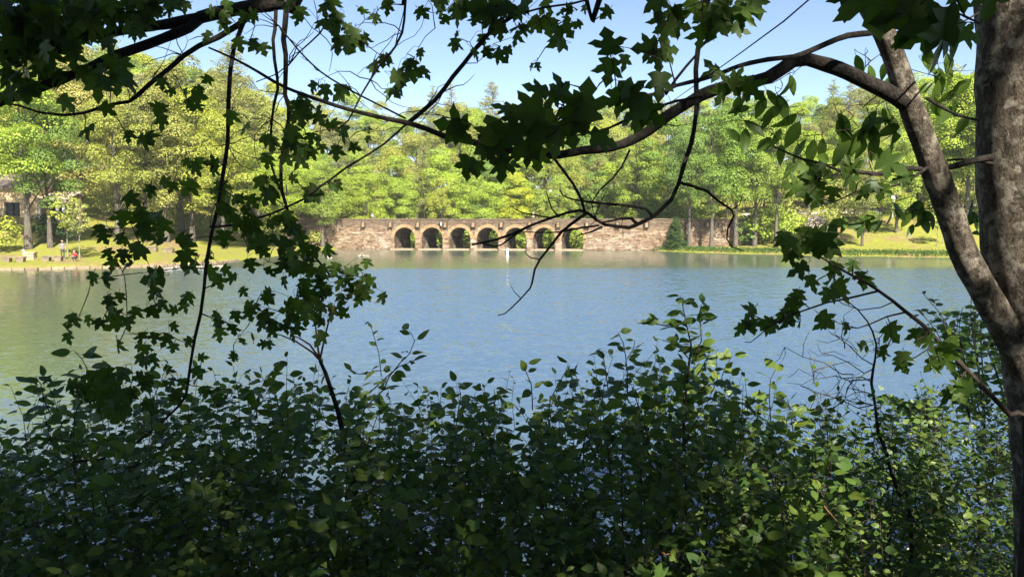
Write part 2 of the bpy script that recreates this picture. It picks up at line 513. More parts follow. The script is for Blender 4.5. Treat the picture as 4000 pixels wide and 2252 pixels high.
mb = MB(); mb.box(BX0, BX1, 0.0, 0.45, DECK, BTOP); mb.build("parapet", M_MORTAR, bridge)
mb = MB(); mb.box(BX0 + 1, BX1 + 1, DEPTH - 0.45, DEPTH, DECK, BTOP - 0.1); mb.build("parapet", M_MORTAR, bridge)
# coping slabs
x = BX0
cop = []
for v in range(3):
    mb = MB(); mb.box(-0.5, 0.5, -0.5, 0.5, -0.5, 0.5, jit=0.035); cop.append(mb.mesh("coping_stone", M_STONE))
while x < BX1:
    L = random.uniform(1.0, 1.7)
    o = link("coping_stone", random.choice(cop), bridge, (x + L / 2, 0.2, BTOP + 0.055))
    o.scale = (L - 0.02, 0.62, 0.11 + random.uniform(-.015, .02))
    x += L
# voussoirs: one wedge, turned round each arch
NV = 17
mb = MB()
th = math.pi / NV * 0.46
ri, ro = AR + 0.004, AR + 0.50
vs = []
for yq in (-0.055, 0.25):
    for r_, a_ in ((ri, -th), (ro, -th), (ro, th), (ri, th)):
        vs.append((r_ * math.sin(a_), yq, r_ * math.cos(a_)))
mb.add(vs, [(0, 3, 2, 1), (4, 5, 6, 7), (0, 1, 5, 4), (1, 2, 6, 5), (2, 3, 7, 6), (3, 0, 4, 7)])
wedge = mb.mesh("voussoir", M_VOUS)
for ax in arches:
    for k in range(NV):
        a_ = -math.pi / 2 + math.pi * (k + 0.5) / NV
        o = link("voussoir", wedge, bridge, (ax, random.uniform(-0.02, 0.02), ZS))
        o.rotation_euler = (0, a_, 0)
        s_ = random.uniform(0.97, 1.10)
        o.scale = (1, 1, 1.0) if k % 3 else (1, 1.25, 1.0)
# rubble courses
def half_open(z):
    if z < ZS: return AR - 0.08 + 0.08 * max(0, min(1, (z - .2) / (ZS - .2))) + 0.02
    q = (ro + 0.015) ** 2 - (z - ZS) ** 2
    return math.sqrt(q) if q > 0 else None
stones = []
spouts_x = [arches[0] - SP * 1.5 + SP * k for k in range(0, 9)] + [18.3, 22.3, 26.3, 30.6]
z = -0.35
while z < BTOP - 0.03:
    h = random.uniform(0.09, 0.19)
    h = min(h, BTOP - z)
    if h < 0.08: break
    zc = z + h / 2
    w = min([v for v in (half_open(z + 0.02), half_open(zc), half_open(z + h - .02)) if v is not None], default=None)
    wv = [v for v in (half_open(z + 0.02), half_open(zc), half_open(z + h - .02)) if v is not None]
    w = max(wv) if wv else None
    segs, x0 = [], BX0
    if w:
        for ax in arches:
            segs.append((x0, ax - w)); x0 = ax + w
    segs.append((x0, BX1))
    for s0, s1 in segs:
        x = s0
        while x < s1 - 0.05:
            L = random.uniform(0.28, 0.95) if random.random() < .75 else random.uniform(0.18, 0.35)
            if s1 - x - L < 0.2: L = s1 - x
            stones.append((x, L, z, h))
            x += L
    z += h
stones.sort(key=lambda s: -s[1] * s[3] * (1 if -22 < s[0] < 28 and s[2] > 0 else 0))
uni = []
for v in range(7):
    mb = MB(); mb.box(-0.5, 0.5, -0.5, 0.5, -0.5, 0.5, jit=0.05); uni.append(mb.mesh("stone", M_STONE))
rest = MB()
for i, (x, L, z, h) in enumerate(stones):
    pr = random.uniform(0.015, 0.10)
    if i < 280:
        o = link("stone", random.choice(uni), bridge, (x + L / 2, 0.1 - pr, z + h / 2))
        o.scale = (L - 0.025, 0.2, h - 0.025)
    else:
        rest.box(x + .012, x + L - .012, -pr, 0.1, z + .012, z + h - .012, jit=0.014)
tag(rest.build("rubble_masonry", M_STONE, bridge), kind="stuff")
# drain spouts under the parapet
mb = MB(); mb.box(-0.16, 0.16, -0.34, 0.05, -0.02, 0.42); mb.box(-0.20, 0.20, -0.42, 0.05, -0.16, -0.025)
sp_m = mb.mesh("drain_spout", M_VOUS)
mb = MB(); mb.box(-0.05, 0.05, -0.50, 0.05, -0.2, 0.62)
fin_m = mb.mesh("spout_cheek", M_DARKST)
for sxx in spouts_x:
    o = link("drain_spout", sp_m, bridge, (sxx, -0.06, 3.44))
    for sgn in (-1, 1): link("spout_cheek", fin_m, o, (sgn * 0.255, 0.0, 0.0))
# sills on the spillway and the low pier feet
for k, ax in enumerate(arches):
    mb = MB()
    x0, x1 = ax - AR - 0.35, ax + AR - 0.1
    mb.add([(x0, -0.9, -0.5), (x1, -0.9, -0.5), (x1 + .15, 1.6, -0.5), (x0, 1.6, -0.5), (x0, -0.9, 0.16), (x1, -0.9, 0.13), (x1 + .15, 1.6, 0.13), (x0, 1.6, 0.16)],
           [(0, 3, 2, 1), (4, 5, 6, 7), (0, 1, 5, 4), (1, 2, 6, 5), (2, 3, 7, 6), (3, 0, 4, 7)])
    mb.build("sill", M_CREAM, bridge)
for ax in [arches[0] - SP / 2 + SP * k for k in range(1, 7)]:
    mb = MB(); zz = -0.4
    while zz < 1.35:
        h = random.uniform(0.14, 0.22); t = 0.32 - 0.16 * max(0, zz) / 1.4
        mb.box(ax - 0.40 + random.uniform(-.03, .03), ax + 0.33 + random.uniform(-.03, .03), -t - random.uniform(0, .05), -0.09, zz, zz + h - .015, jit=.012); zz += h
    mb.build("pier_foot", M_STONE, bridge)
# wall lantern on the parapet, just right of the second arch
M_IRON = plain("iron", (0.03, 0.03, 0.032), 0.5, 0.2)
M_GLASS = plain("lantern_glass", (0.55, 0.55, 0.5), 0.2, 0.1)
lx = arches[1] + 1.4
lan = empty("wall_lantern", br(lx, -0.25, 3.2), BR_YAW)
tag(lan, "dark hooded lantern fixed to the bridge parapet beside the second arch", "lantern")
mb = MB(); mb.box(-.04, .04, -.05, .2, -.35, .25); mb.build("bracket", M_IRON, lan)
mb = MB(); mb.tube([(0, -.2, .25), (0, -.2, .85)], [.11, .19], 6); mb.build("glass", M_GLASS, lan)
mb = MB(); mb.tube([(0, -.2, .85), (0, -.2, .95), (0, -.2, 1.12), (0, -.2, 1.3)], [.32, .26, .06, .02], 6); mb.build("hood", M_IRON, lan)
mb = MB(); mb.box(-.05, .05, -.24, .05, .15, .25); mb.build("arm", M_IRON, lan)

# ------------------------------------------------------------------ tree kinds
def unit(v): return v / np.maximum(np.linalg.norm(v, axis=-1, keepdims=True), 1e-9)

def leaf_cards(C, Nn, length, width, r, fold=0.25):
    """rhombic folded leaf clumps at C facing Nn"""
    n = len(C)
    Nn = unit(Nn)
    t = unit(np.cross(Nn, unit(r.normal(size=(n, 3)))))
    s = np.cross(Nn, t)
    L = (length * r.uniform(.6, 1.3, n))[:, None]; W = (width * r.uniform(.6, 1.3, n))[:, None]
    V = np.empty((n, 4, 3))
    V[:, 0] = C - t * L * .5; V[:, 2] = C + t * L * .5
    V[:, 1] = C + s * W * .5 + Nn * W * fold; V[:, 3] = C - s * W * .5 + Nn * W * fold
    return V.reshape(-1, 3), np.arange(n * 4).reshape(n, 4)

def clump_leaves(centers, radii, per, length, width, r, down=-0.35, shell=(0.55, 1.05), nj=0.7):
    Cs, Ns = [], []
    for c, rad in zip(centers, radii):
        k = int(per * (rad[0] ** 2))
        d = unit(r.normal(size=(k, 3)))
        d[:, 2] = np.where(d[:, 2] < down, -d[:, 2], d[:, 2])
        q = r.uniform(shell[0], shell[1], k)[:, None]
        Cs.append(np.asarray(c) + d * q * np.asarray(rad))
        Ns.append(d + r.normal(size=(k, 3)) * nj * .6 + np.array([0, -.1, .45]))
    C = np.concatenate(Cs); Nn = np.concatenate(Ns)
    return leaf_cards(C, Nn, length, width, r)

def broadleaf(name, seed, H, r0, bare, wid, nclump, per, leaf, trunk_mat, lean=0.0):
    r = np.random.default_rng(seed); rd = random.Random(seed)
    zc = bare + (H - bare) * 0.5; rz = (H - bare) * 0.5
    cs, rs = [], []
    for i in range(nclump):
        d = unit(r.normal(size=3)); q = r.uniform(0.25, 1) ** 0.5
        hz = d[2] * q
        taper = 1.0 - 0.25 * max(0, hz)
        c = np.array([d[0] * q * wid * taper * .82, d[1] * q * wid * taper * .82, zc + hz * rz * .88])
        rr = r.uniform(0.15, 0.36) * wid
        cs.append(c); rs.append(np.array([rr, rr, rr * r.uniform(.6, .9)]))
    V, Q = clump_leaves(cs, rs, per, leaf, leaf * .75, r, shell=(.86, 1.06), nj=.5)
    crown = mesh_np(name + "_crown", V, quads=Q, mat=M_FOREST)
    mb = MB()
    top = H * 0.82
    tp = [(math.sin(z * .5 + seed) * .12 * z / H * 2 + lean * z, math.cos(z * .43 + seed) * .12 * z / H * 2, z) for z in np.linspace(-0.6, top, 9)]
    tr = [r0 * (1.55 if i == 0 else (1.12 if i == 1 else 1 - 0.85 * (i / 8) ** 1.1)) for i in range(9)]
    pp, rr = smooth_path(tp, tr, 1.0)
    mb.tube(pp, rr, 9)
    order = sorted(range(nclump), key=lambda i: cs[i][2])[:: max(1, nclump // 16)]
    for i in order:
        c = Vector(cs[i]); zb = max(bare * .8, c.z - rd.uniform(1.5, 4.0) * H / 20)
        k = min(range(len(pp)), key=lambda j: abs(pp[j].z - zb))
        a = pp[k]; mid = a.lerp(c, .5) + Vector((0, 0, rd.uniform(-.5, .3)))
        mb.tube(*smooth_path([a, mid, c], [rr[k] * .45, rr[k] * .28, .03], 1.0), 5)
    return mb.mesh(name + "_trunk", trunk_mat, True), crown

def conifer(name, seed, H, r0, bare, wid, per, trunk_mat, droop=0.15, sparse=1.0):
    r = np.random.default_rng(seed); rd = random.Random(seed)
    mb = MB()
    tp = [(.15 * math.sin(z * .2 + seed), .12 * math.cos(z * .23), z) for z in np.linspace(-.6, H, 10)]
    mb.tube(tp, [r0 * (1.3 if i == 0 else 1 - .96 * i / 9) for i in range(10)], 8)
    cs, rs = [], []
    z = bare
    while z < H - .3:
        f = (H - z) / (H - bare)
        R = wid * (f ** .7) * rd.uniform(.6, 1.1) + .25
        k = rd.randint(3, 5)
        a0 = rd.uniform(0, 6.28)
        for j in range(k):
            if rd.random() > sparse: continue
            a = a0 + j * 6.28 / k + rd.uniform(-.3, .3)
            e = Vector((math.cos(a) * R, math.sin(a) * R, z + R * rd.uniform(-droop, .45)))
            mb.tube([(0, 0, z), e * .55 + Vector((0, 0, z * .45 + .05)), e], [.055, .04, .015], 4)
            for q in (.35, .6, .8, 1.0):
                s_ = R * .17 * (1.1 - .25 * q) + .16
                cs.append(np.array([e.x * q, e.y * q, z + (e.z - z) * q + rd.uniform(-.1, .3)])); rs.append(np.array([s_, s_, s_ * .75]))
        z += rd.uniform(.25, .6) * H / 24
    V, Q = clump_leaves(cs, rs, per, .34, .10, r, down=-.6, shell=(.1, 1.2), nj=1.2)
    return mb.mesh(name + "_trunk", trunk_mat, True), mesh_np(name + "_crown", V, quads=Q, mat=M_FOREST)

KIND = {}
for k in range(5):
    KIND["b%d" % k] = broadleaf("broadleaf_%d" % k, 11 + k, 20, .26, [2.2, 1.4, 3.2, 1.0, 3.6][k], [5.2, 4.6, 5.0, 5.6, 4.2][k], [60, 54, 58, 66, 48][k], 235, .215, M_TRUNK)
for k in range(3):
    KIND["n%d" % k] = broadleaf("lakeside_%d" % k, 31 + k, 20, .30, [3.4, 3.0, 4.4][k], [5.6, 5.0, 5.2][k], [64, 58, 54][k], 190, .21, M_TRUNK)
for k in range(3):
    KIND["p%d" % k] = conifer("pine_%d" % k, 51 + k, 24, .28, [9, 7, 11][k], [4.2, 3.6, 4.6][k], 60, M_TRUNK, sparse=.85)
KIND["sap"] = broadleaf("sapling", 71, 7, .07, 1.8, 1.7, 22, 150, .26, M_PALEBARK)
KIND["bush"] = broadleaf("bush", 73, 3.2, .05, 0.25, 2.1, 40, 95, .26, M_TRUNK)
KIND["hem"] = conifer("hemlock", 75, 9, .16, 1.0, 2.6, 110, M_TRUNK, droop=.35)

LIME, LIME2, MID, OLIVE, KHAKI, TAN, DEEP, YEL = (.29, .375, .05), (.25, .335, .055), (.16, .25, .05), (.27, .30, .068), (.285, .295, .078), (.31, .295, .115), (.045, .09, .022), (.34, .375, .05)
def tree(kind, loc, h, rz, col, name, label, group=None, sx_=1.0, cat="tree"):
    tm, cm = KIND[kind]
    base = {"b": 20, "n": 20, "p": 24}.get(kind[0], None)
    if kind == "sap": base = 7
    if kind == "bush": base = 3.2
    if kind == "hem": base = 9
    e = empty(name, loc, rz); s = h / base
    e.scale = (s * sx_, s * sx_, s)
    tag(e, label, cat, group)
    t = link("trunk" if kind != "bush" else "stem", tm, e)
    c = link("crown" if kind != "bush" else "foliage", cm, e)
    j = random.uniform(.85, 1.15)
    c.color = (col[0] * j, col[1] * j, col[2] * random.uniform(.8, 1.2), 1)
    return e

def skyline(px):
    xs = [-400, 0, 300, 600, 900, 1200, 1500, 1900, 2300, 2800, 3200, 3450, 3700, 4400]
    ys = [120, 120, 120, 180, 240, 335, 385, 385, 370, 365, 350, 300, 230, 200]
    return float(np.interp(px, xs, ys))

def top_h(px, d, ytop, z0):
    return CAMZ + (855 - ytop) / FPX * d - z0

# ------------------------------------------------------------------ the forest behind
rows = [  # distance, spacing px, share of the climb to the skyline, palette
    (117, 150, .42, [LIME, LIME2, LIME, MID, YEL]),
    (124, 150, .58, [LIME, LIME2, MID, LIME, OLIVE]),
    (134, 150, .72, [LIME2, OLIVE, LIME, KHAKI, MID]),
    (148, 150, .84, [OLIVE, KHAKI, LIME2, KHAKI, LIME]),
    (164, 140, .94, [LIME2, KHAKI, OLIVE, LIME]),
    (184, 130, 1.0, [LIME2, OLIVE, LIME, KHAKI])]
rr_ = random.Random(5)
FOR_L = {0: "sunlit lime green broadleaf tree in the front row of woods behind the bridge",
         1: "green broadleaf tree in the middle rows of woods behind the bridge",
         2: "far broadleaf tree along the skyline of the woods behind the bridge"}
for ri_, (d, spx, share, pal) in enumerate(rows):
    px = -250 + rr_.uniform(0, 100)
    while px < 4300:
        dd = d + rr_.uniform(-3.5, 3.5)
        sky_y = skyline(px)
        yt = 855 - (855 - sky_y) * share * rr_.uniform(.90, 1.06)
        if share == 1.0: yt = sky_y + rr_.uniform(-25, 25)
        g = ground_at(px, dd)
        h = min(max(top_h(px, dd, yt, g.z), 9), 32)
        side = 0 if px < 1250 else (2 if px > 2950 else 1)
        k = "b%d" % rr_.randrange(5)
        col = rr_.choice(pal)
        if px < 1250: col = rr_.choice([KHAKI, OLIVE, YEL, LIME2, KHAKI, TAN])
        elif px > 2950: col = rr_.choice([LIME, LIME2, OLIVE, KHAKI])
        row = 0 if ri_ < 2 else (1 if ri_ < 4 else 2)
        pos = ["on the left hillside", "behind the stone arches", "on the right hillside"][side]
        cw = {LIME: "lime green", LIME2: "fresh green", MID: "deep green", OLIVE: "olive", KHAKI: "khaki", TAN: "tan", YEL: "yellow green"}[col]
        kindw = cw + [" broadleaf tree in the front of the wood ", " broadleaf tree in the middle depth of the wood ", " broadleaf tree on the skyline of the wood "][row]
        tree(k, g, h, rr_.uniform(0, 6.28), col, "broadleaf_tree", kindw + pos, cw + " forest trees " + ["front ", "middle ", "skyline "][row] + pos, sx_=rr_.uniform(.85, 1.2) * (1.25 if h < 13 else 1.0))
        px += spx * rr_.uniform(.8, 1.25)
# pines that stand out of the skyline
for px, yt, d, k, lab in [
        (1700, 345, 176, "p0", "thin pine with feathery top left of the skyline pair"),
        (1768, 338, 172, "p1", "feathery pine top rising above the woods, left of a pair over the bridge"),
        (1925, 330, 174, "p2", "feathery pine top rising above the woods, right of a pair over the bridge"),
        (3225, 322, 160, "p0", "pine rising above the right woods beside the arching bough"),
        (3290, 318, 156, "p1", "dense olive pine in the right woods left of the leaning trunk"),
        (3390, 335, 158, "p2", "olive pine on the right skyline next to the leaning trunk"),
        (930, 180, 112, "p2", "tall sparse pine on the left hillside behind the hanging boughs"),
        (480, 130, 104, "p1", "tall pale pine on the left hillside left of the sparse pine"),
        (2330, 560, 121, "p1", "olive pine behind the right end of the arches"),
        (1660, 560, 122, "p0", "brownish pine behind the arches"),
        (2060, 600, 124, "p1", "dark pine behind the middle arches")]:
    g = ground_at(px, d)
    tree(k, g, top_h(px, d, yt, g.z), rr_.uniform(0, 6), rr_.choice([KHAKI, OLIVE, TAN]), "pine_tree", lab)

# left bank: trees on the lawn
for px, d, yt, k, col, name, lab, sc_ in [
        (122, 76, 190, "n2", LIME2, "broadleaf_tree", "big lawn tree with straight grey trunk in front of the stone house", 1.05),
        (206, 77, 330, "n1", MID, "broadleaf_tree", "dark shaggy tree with flared trunk beside the porch", .9),
        (-60, 80, 200, "n2", LIME, "broadleaf_tree", "lime green tree at the far left edge of the lawn", 1.0),
        (470, 84, 330, "n2", OLIVE, "broadleaf_tree", "olive tree on the lawn right of the small saplings", 1.0),
        (585, 88, 300, "b1", KHAKI, "broadleaf_tree", "khaki tree on the lawn behind the far benches, mottled trunk", 1.0),
        (660, 90, 280, "b4", KHAKI, "broadleaf_tree", "tall khaki tree at the back of the lawn with dark slim trunk", 1.0),
        (760, 95, 300, "b0", YEL, "broadleaf_tree", "yellow green tree at the back of the left lawn", 1.1),
        (880, 92, 420, "n1", YEL, "broadleaf_tree", "bright yellow green tree above the geese", 1.0),
        (1010, 97, 520, "n2", LIME, "broadleaf_tree", "lime tree by the shore left of the bridge end", 1.0),
        (1130, 101, 560, "n0", LIME, "broadleaf_tree", "lime tree spreading beside the left end of the bridge", 1.05),
        (1265, 106, 600, "n1", LIME2, "broadleaf_tree", "bushy green tree hanging over the left end of the bridge wall", 1.1),
        (1190, 112, 480, "b2", LIME, "broadleaf_tree", "taller lime tree behind the left end of the bridge", 1.0),
        (330, 96, 170, "b3", TAN, "broadleaf_tree", "tan feathery tree high on the hill behind the house", 1.0),
        (150, 104, 130, "b0", KHAKI, "broadleaf_tree", "khaki tree topping the hill above the stone house", 1.1),
        (720, 104, 200, "b3", KHAKI, "broadleaf_tree", "tall khaki tree on the slope left of the sparse pine", 1.0),
        (1020, 110, 330, "b4", OLIVE, "broadleaf_tree", "olive tree on the slope right of the sparse pine", 1.0)]:
    g = ground_at(px, d)
    tree(k, g, top_h(px, d, yt, g.z), rr_.uniform(0, 6), col, name, lab, sx_=sc_)
for px, d, h, lab in [(273, 72.5, 6.6, "slim pale sapling behind the standing person"), (318, 71.0, 6.0, "slim pale sapling right of the standing person"), (430, 90, 6, "small leafless looking sapling on the upper lawn")]:
    tree("sap", ground_at(px, d), h, rr_.uniform(0, 6), OLIVE, "sapling", lab)
tree("bush", ground_at(15, 74), 3.4, .4, YEL, "bush", "bright yellow green bush at the left edge near the bench", cat="bush")
tree("bush", ground_at(225, 80), 3.2, 1.4, DEEP, "bush", "dark evergreen bush under the shaggy tree", cat="bush", sx_=1.3)

# right bank
for px, d, yt, k, col, name, lab, sc_ in [
        (2688, 101.5, 400, "n2", MID, "broadleaf_tree", "dark green tree standing against the right bridge wall", .8),
        (2775, 99.5, 380, "n1", MID, "broadleaf_tree", "tree with pale leaning trunk on the right bank before the wall", .8),
        (2868, 101, 340, "n0", MID, "broadleaf_tree", "tall dark trunked tree at the right end of the wall", .85),
        (2942, 100, 330, "n2", LIME2, "broadleaf_tree", "tall straight tree with flared foot on the grassy right bank", .8),
        (3025, 98, 390, "n1", LIME2, "broadleaf_tree", "ivy clad straight tree on the right bank", .8),
        (3490, 99, 470, "b3", LIME, "broadleaf_tree", "lime tree on the right lawn by the white sign", .9),
        (3360, 95, 520, "b1", OLIVE, "broadleaf_tree", "olive tree with bent grey trunk near the right shore", .8),
        (3150, 112, 480, "b0", LIME, "broadleaf_tree", "round lime tree beside the road on the right bank", 1.1),
        (3290, 116, 450, "b2", LIME2, "broadleaf_tree", "round green tree behind the flowering shrub", 1.1),
        (3640, 108, 260, "b3", LIME, "broadleaf_tree", "bright lime tree seen between the leaning and the upright trunk", 1.1),
        (3760, 104, 240, "b0", LIME, "broadleaf_tree", "bright lime tree just left of the upright trunk", 1.1),
        (3900, 100, 250, "b1", LIME2, "broadleaf_tree", "green tree hidden behind the upright trunk", 1.1),
        (2480, 114, 470, "b4", LIME2, "broadleaf_tree", "green tree behind the plain wall right of the arches", 1.0),
        (2600, 112, 420, "b1", MID, "broadleaf_tree", "deep green tree behind the shaded part of the wall", 1.0)]:
    g = ground_at(px, d)
    tree(k, g, top_h(px, d, yt, g.z), rr_.uniform(0, 6), col, name, lab, sx_=sc_)
tree("hem", ground_at(2635, 101.8), 4.3, .3, (.06, .11, .03), "hemlock_tree", "small dark hemlock against the bridge wall on the right")
tree("sap", ground_at(3650, 92), 5.2, .3, LIME, "sapling", "slim sapling on the right shore by the leaning trunk")
tree("sap", ground_at(3672, 93), 4.2, 2.3, MID, "sapling", "short sapling on the right shore just behind the slim one")
for px, d, h, col, lab in [(2975, 100.8, 5.0, LIME2, "leafy bush hiding the right end of the bridge wall"), (3060, 101.5, 4.0, LIME, "lime bush on the right bank beside the ivy clad tree"), (2905, 101.6, 3.2, MID, "dark bush at the foot of the right bridge wall")]:
    tree("bush", ground_at(px, d), h, px, col, "bush", lab, cat="bush")
fl = tree("bush", ground_at(3180, 101), 3.0, 1.0, (.42, .36, .30), "flowering_shrub", "pale pink flowering shrub on the grassy right bank", cat="shrub")

# undergrowth below the dam and along the wood's edge; grass tufts on the right shore
r = np.random.default_rng(77)
cs, rs = [], []
for _ in range(420):
    u_, v_ = r.uniform(-24, 30), r.uniform(8.5, 18)
    w_ = br(u_ + 0.17 * v_, v_)
    s_ = r.uniform(.7, 1.6)
    cs.append(np.array([w_.x, w_.y, gz(w_.x, w_.y) + r.uniform(.3, 4.2)])); rs.append(np.array([s_, s_, s_ * .8]))
V, Q = clump_leaves(cs, rs, 70, .29, .21, r)
o = link("undergrowth", mesh_np("undergrowth", V, quads=Q, mat=M_FOREST)); o.color = (*LIME2, 1)
tag(o, "tangled green undergrowth seen through the bridge arches", "undergrowth", kind="stuff")
cs, rs = [], []
for _ in range(1000):
    px = r.uniform(-200, 4300); d_ = r.uniform(113, 140) if 1250 < px < 2900 else r.uniform(104, 124)
    x_ = (px - 2000) / FPX * d_
    s_ = r.uniform(.8, 1.9)
    cs.append(np.array([x_, d_, gz(x_, d_) + r.uniform(.3, 5.0) * (1 if 1250 < px < 2900 or d_ > 112 else .35)])); rs.append(np.array([s_, s_, s_ * .8]))
V, Q = clump_leaves(cs, rs, 55, .30, .22, r)
o = link("undergrowth", mesh_np("undergrowth_edge", V, quads=Q, mat=M_FOREST)); o.color = (*OLIVE, 1)
tag(o, "low green brush along the foot of the woods", "undergrowth", kind="stuff")
cs, Ns = [], []
for _ in range(5200):
    px = r.uniform(2500, 4200); 
    i = np.interp(px, [a for a, b in shore_px_right] + [4300], [PZ(a, b, 0).y for a, b in shore_px_right] + [80])
    d_ = i + abs(r.normal()) * 1.3 + .1
    x_ = (px - 2000) / FPX * d_ * 1.004
    cs.append((x_, d_, gz(x_, d_) + r.uniform(.0, .34)))
C = np.array(cs); Nn = r.normal(size=C.shape) * [1, 1, .4]; Nn[:, 1] -= .6
V, Q = leaf_cards(C, Nn, .42, .10, r)
o = link("shore_grass", mesh_np("shore_grass", V, quads=Q, mat=M_FOREST)); o.color = (.06, .115, .02, 1)
tag(o, "rank green grass along the right waterline", "grass", kind="stuff")

# ------------------------------------------------------------------ stone edging of the left shore
M_EDGE = stone_mat("edging_stone", [(0.22, 0.165, 0.11), (0.30, 0.235, 0.16), (0.19, 0.14, 0.09)])
edge = empty("stone_edging", PZ(300, 1049, 0)); tag(edge, "low tan stone edging along the left waterline", "edging")
mb = MB(); mb.box(-.5, .5, -.5, .5, -.5, .5, jit=.06); es_m = mb.mesh("stone", M_EDGE)
lp = [PZ(x, y, 0) for x, y in [(-120, 1056)] + shore_px_left[:8]]
for a, b_ in zip(lp[:-1], lp[1:]):
    n_ = max(1, int((b_ - a).length / .9)); dv = (b_ - a) / n_
    for i in range(n_):
        q = a + dv * (i + .5)
        o = link("stone", es_m, edge, q - edge.location + Vector((0, .1, .05)))
        o.scale = (dv.length * .97, .5, .27 + random.uniform(-.06, .06)); o.rotation_euler = (0, 0, math.atan2(dv.y, dv.x) + random.uniform(-.04, .04))

# ------------------------------------------------------------------ stone house at the left
M_HST = stone_mat("house_stone", [(0.46, 0.34, 0.20), (0.55, 0.42, 0.26), (0.42, 0.30, 0.17), (0.58, 0.47, 0.33)])
M_DARK = plain("dark_glass", (0.02, 0.022, 0.025), .25, .2)
M_WHITE = plain("white_paint", (.72, .70, .66), .6, .08)
M_ROOF = plain("roof_shingle", (.13, .10, .085), .9, .3)
M_WOODP = plain("pinkish_board", (.36, .27, .23), .8, .2)
hp = ground_at(128, 91.0)
house = empty("stone_house", (hp.x, hp.y, 4.0), -.04)
tag(house, "tan stone house with white porch posts among the trees at the left", "house")
mb = MB()   # front wall pieces leave real openings
mb.box(-7, -3.0, 0, .4, -1.2, 4.2); mb.box(-1.0, 1.45, 0, .4, -1.2, 4.2); mb.box(-3.0, -1.0, 0, .4, 2.4, 4.2); mb.box(-3.0, -1.0, 0, .4, -1.2, .1)
mb.box(-7, 1.45, 6.5, 6.9, -1.2, 4.2); mb.box(-7, -6.6, .4, 6.5, -1.2, 4.2); mb.box(1.05, 1.45, .4, 6.5, -1.2, 4.2)
mb.box(1.45, 5.2, 2.0, 2.3, -1.2, 3.2)
mb.build("wall", M_HST, house)
z = 0.0
while z < 4.0:
    h = random.uniform(.24, .38); x = -7.0
    while x < 1.3:
        L = min(random.uniform(.4, .95), 1.45 - x)
        if not (x + L > -3.05 and x < -.95 and .1 - h < z < 2.4):
            o = link("stone", random.choice(uni), house, (x + L / 2, -.02, z + h / 2)); o.scale = (L - .03, .14, h - .03)
            o.material_slots[0].link = 'OBJECT'; o.material_slots[0].material = M_HST
        x += L
    z += h
mb = MB(); mb.add([(-7.4, -.5, 4.2), (1.9, -.5, 4.2), (1.9, 3.4, 6.0), (-7.4, 3.4, 6.0), (1.9, 7.4, 4.2), (-7.4, 7.4, 4.2), (-7.4, -.5, 4.05), (1.9, -.5, 4.05)], [(0, 1, 2, 3), (3, 2, 4, 5), (6, 7, 1, 0), (0, 3, 5), (1, 4, 2)]); mb.build("roof", M_ROOF, house)
mb = MB(); mb.box(-2.95, -1.05, .3, .35, .1, 2.4); w_ = mb.build("window", M_DARK, house)
mb = MB(); mb.box(-2.95, -1.05, .1, .2, 1.15, 1.25); mb.box(-2.05, -1.95, .1, .2, .1, 2.4); mb.build("frame", M_IRON, w_)
mb = MB(); mb.box(1.5, 5.2, -.6, 2.0, -1.2, -.05); mb.build("porch_floor", M_HST, house)
mb = MB(); mb.box(1.45, 5.3, -.75, 2.3, 2.35, 2.75); mb.add([(1.5, -.8, 2.75), (5.4, -.8, 2.75), (5.4, 2.4, 3.8), (1.5, 2.4, 3.8)], [(0, 1, 2, 3)]); mb.build("porch_roof", M_WOODP, house)
for xx in (1.75, 3.9, 4.75):
    mb = MB(); mb.box(xx - .11, xx + .11, -.5, -.28, -.05, 2.35); mb.build("porch_post", M_WHITE, house)
mb = MB(); mb.box(2.5, 3.4, 1.9, 1.97, -.05, 2.2); d_ = mb.build("door", M_WOODP, house)
mb = MB(); mb.box(2.7, 3.2, 1.86, 1.9, .6, 1.9); mb.build("pane", M_DARK, d_)
mb = MB(); mb.box(3.65, 4.5, 1.9, 1.97, .5, 2.1); mb.build("window", M_DARK, house)
mb = MB(); mb.box(1.7, 2.3, 1.9, 1.97, .5, 2.1); mb.build("window", M_DARK, house)
# white bench on the porch
pb = empty("porch_bench", (hp.x + 3.0, hp.y + .7, 3.95), -.04); tag(pb, "small pale bench on the porch of the stone house", "bench")
mb = MB(); mb.box(-.6, .6, -.2, .25, .4, .46); mb.build("seat", M_WHITE, pb)
mb = MB(); mb.box(-.6, .6, .22, .27, .5, .9); mb.build("backrest", M_WHITE, pb)
for sgn in (-.5, .5):
    mb = MB(); mb.box(sgn - .04, sgn + .04, -.2, .25, 0, .4); mb.build("leg", M_WHITE, pb)

# ------------------------------------------------------------------ benches, cairn
M_BENCH = stone_mat("bench_stone", [(0.20, 0.16, 0.115), (0.26, 0.21, 0.155)])
def bench(px, d, w, label, rz=0.0):
    g = ground_at(px, d); b = empty("stone_bench", (g.x, g.y, g.z - .05), rz); tag(b, label, "bench", "stone benches on the left lawn")
    mb = MB(); mb.box(-w / 2, w / 2, -.26, .26, .42, .55, jit=.015); mb.build("seat", M_BENCH, b)
    for sgn in (-1, 1):
        mb = MB(); x = sgn * w * .3
        mb.add([(x - .24, -.2, -.1), (x + .24, -.2, -.1), (x + .24, .2, -.1), (x - .24, .2, -.1), (x - .36, -.22, .418), (x + .36, -.22, .418), (x + .36, .22, .418), (x - .36, .22, .418)],
               [(0, 3, 2, 1), (4, 5, 6, 7), (0, 1, 5, 4), (1, 2, 6, 5), (2, 3, 7, 6), (3, 0, 4, 7)])
        mb.build("leg", M_BENCH, b)
bench(62, 67.6, 2.1, "long stone bench nearest the left edge of the lawn")
bench(212, 68.6, 1.8, "stone bench beside the standing person", .05)
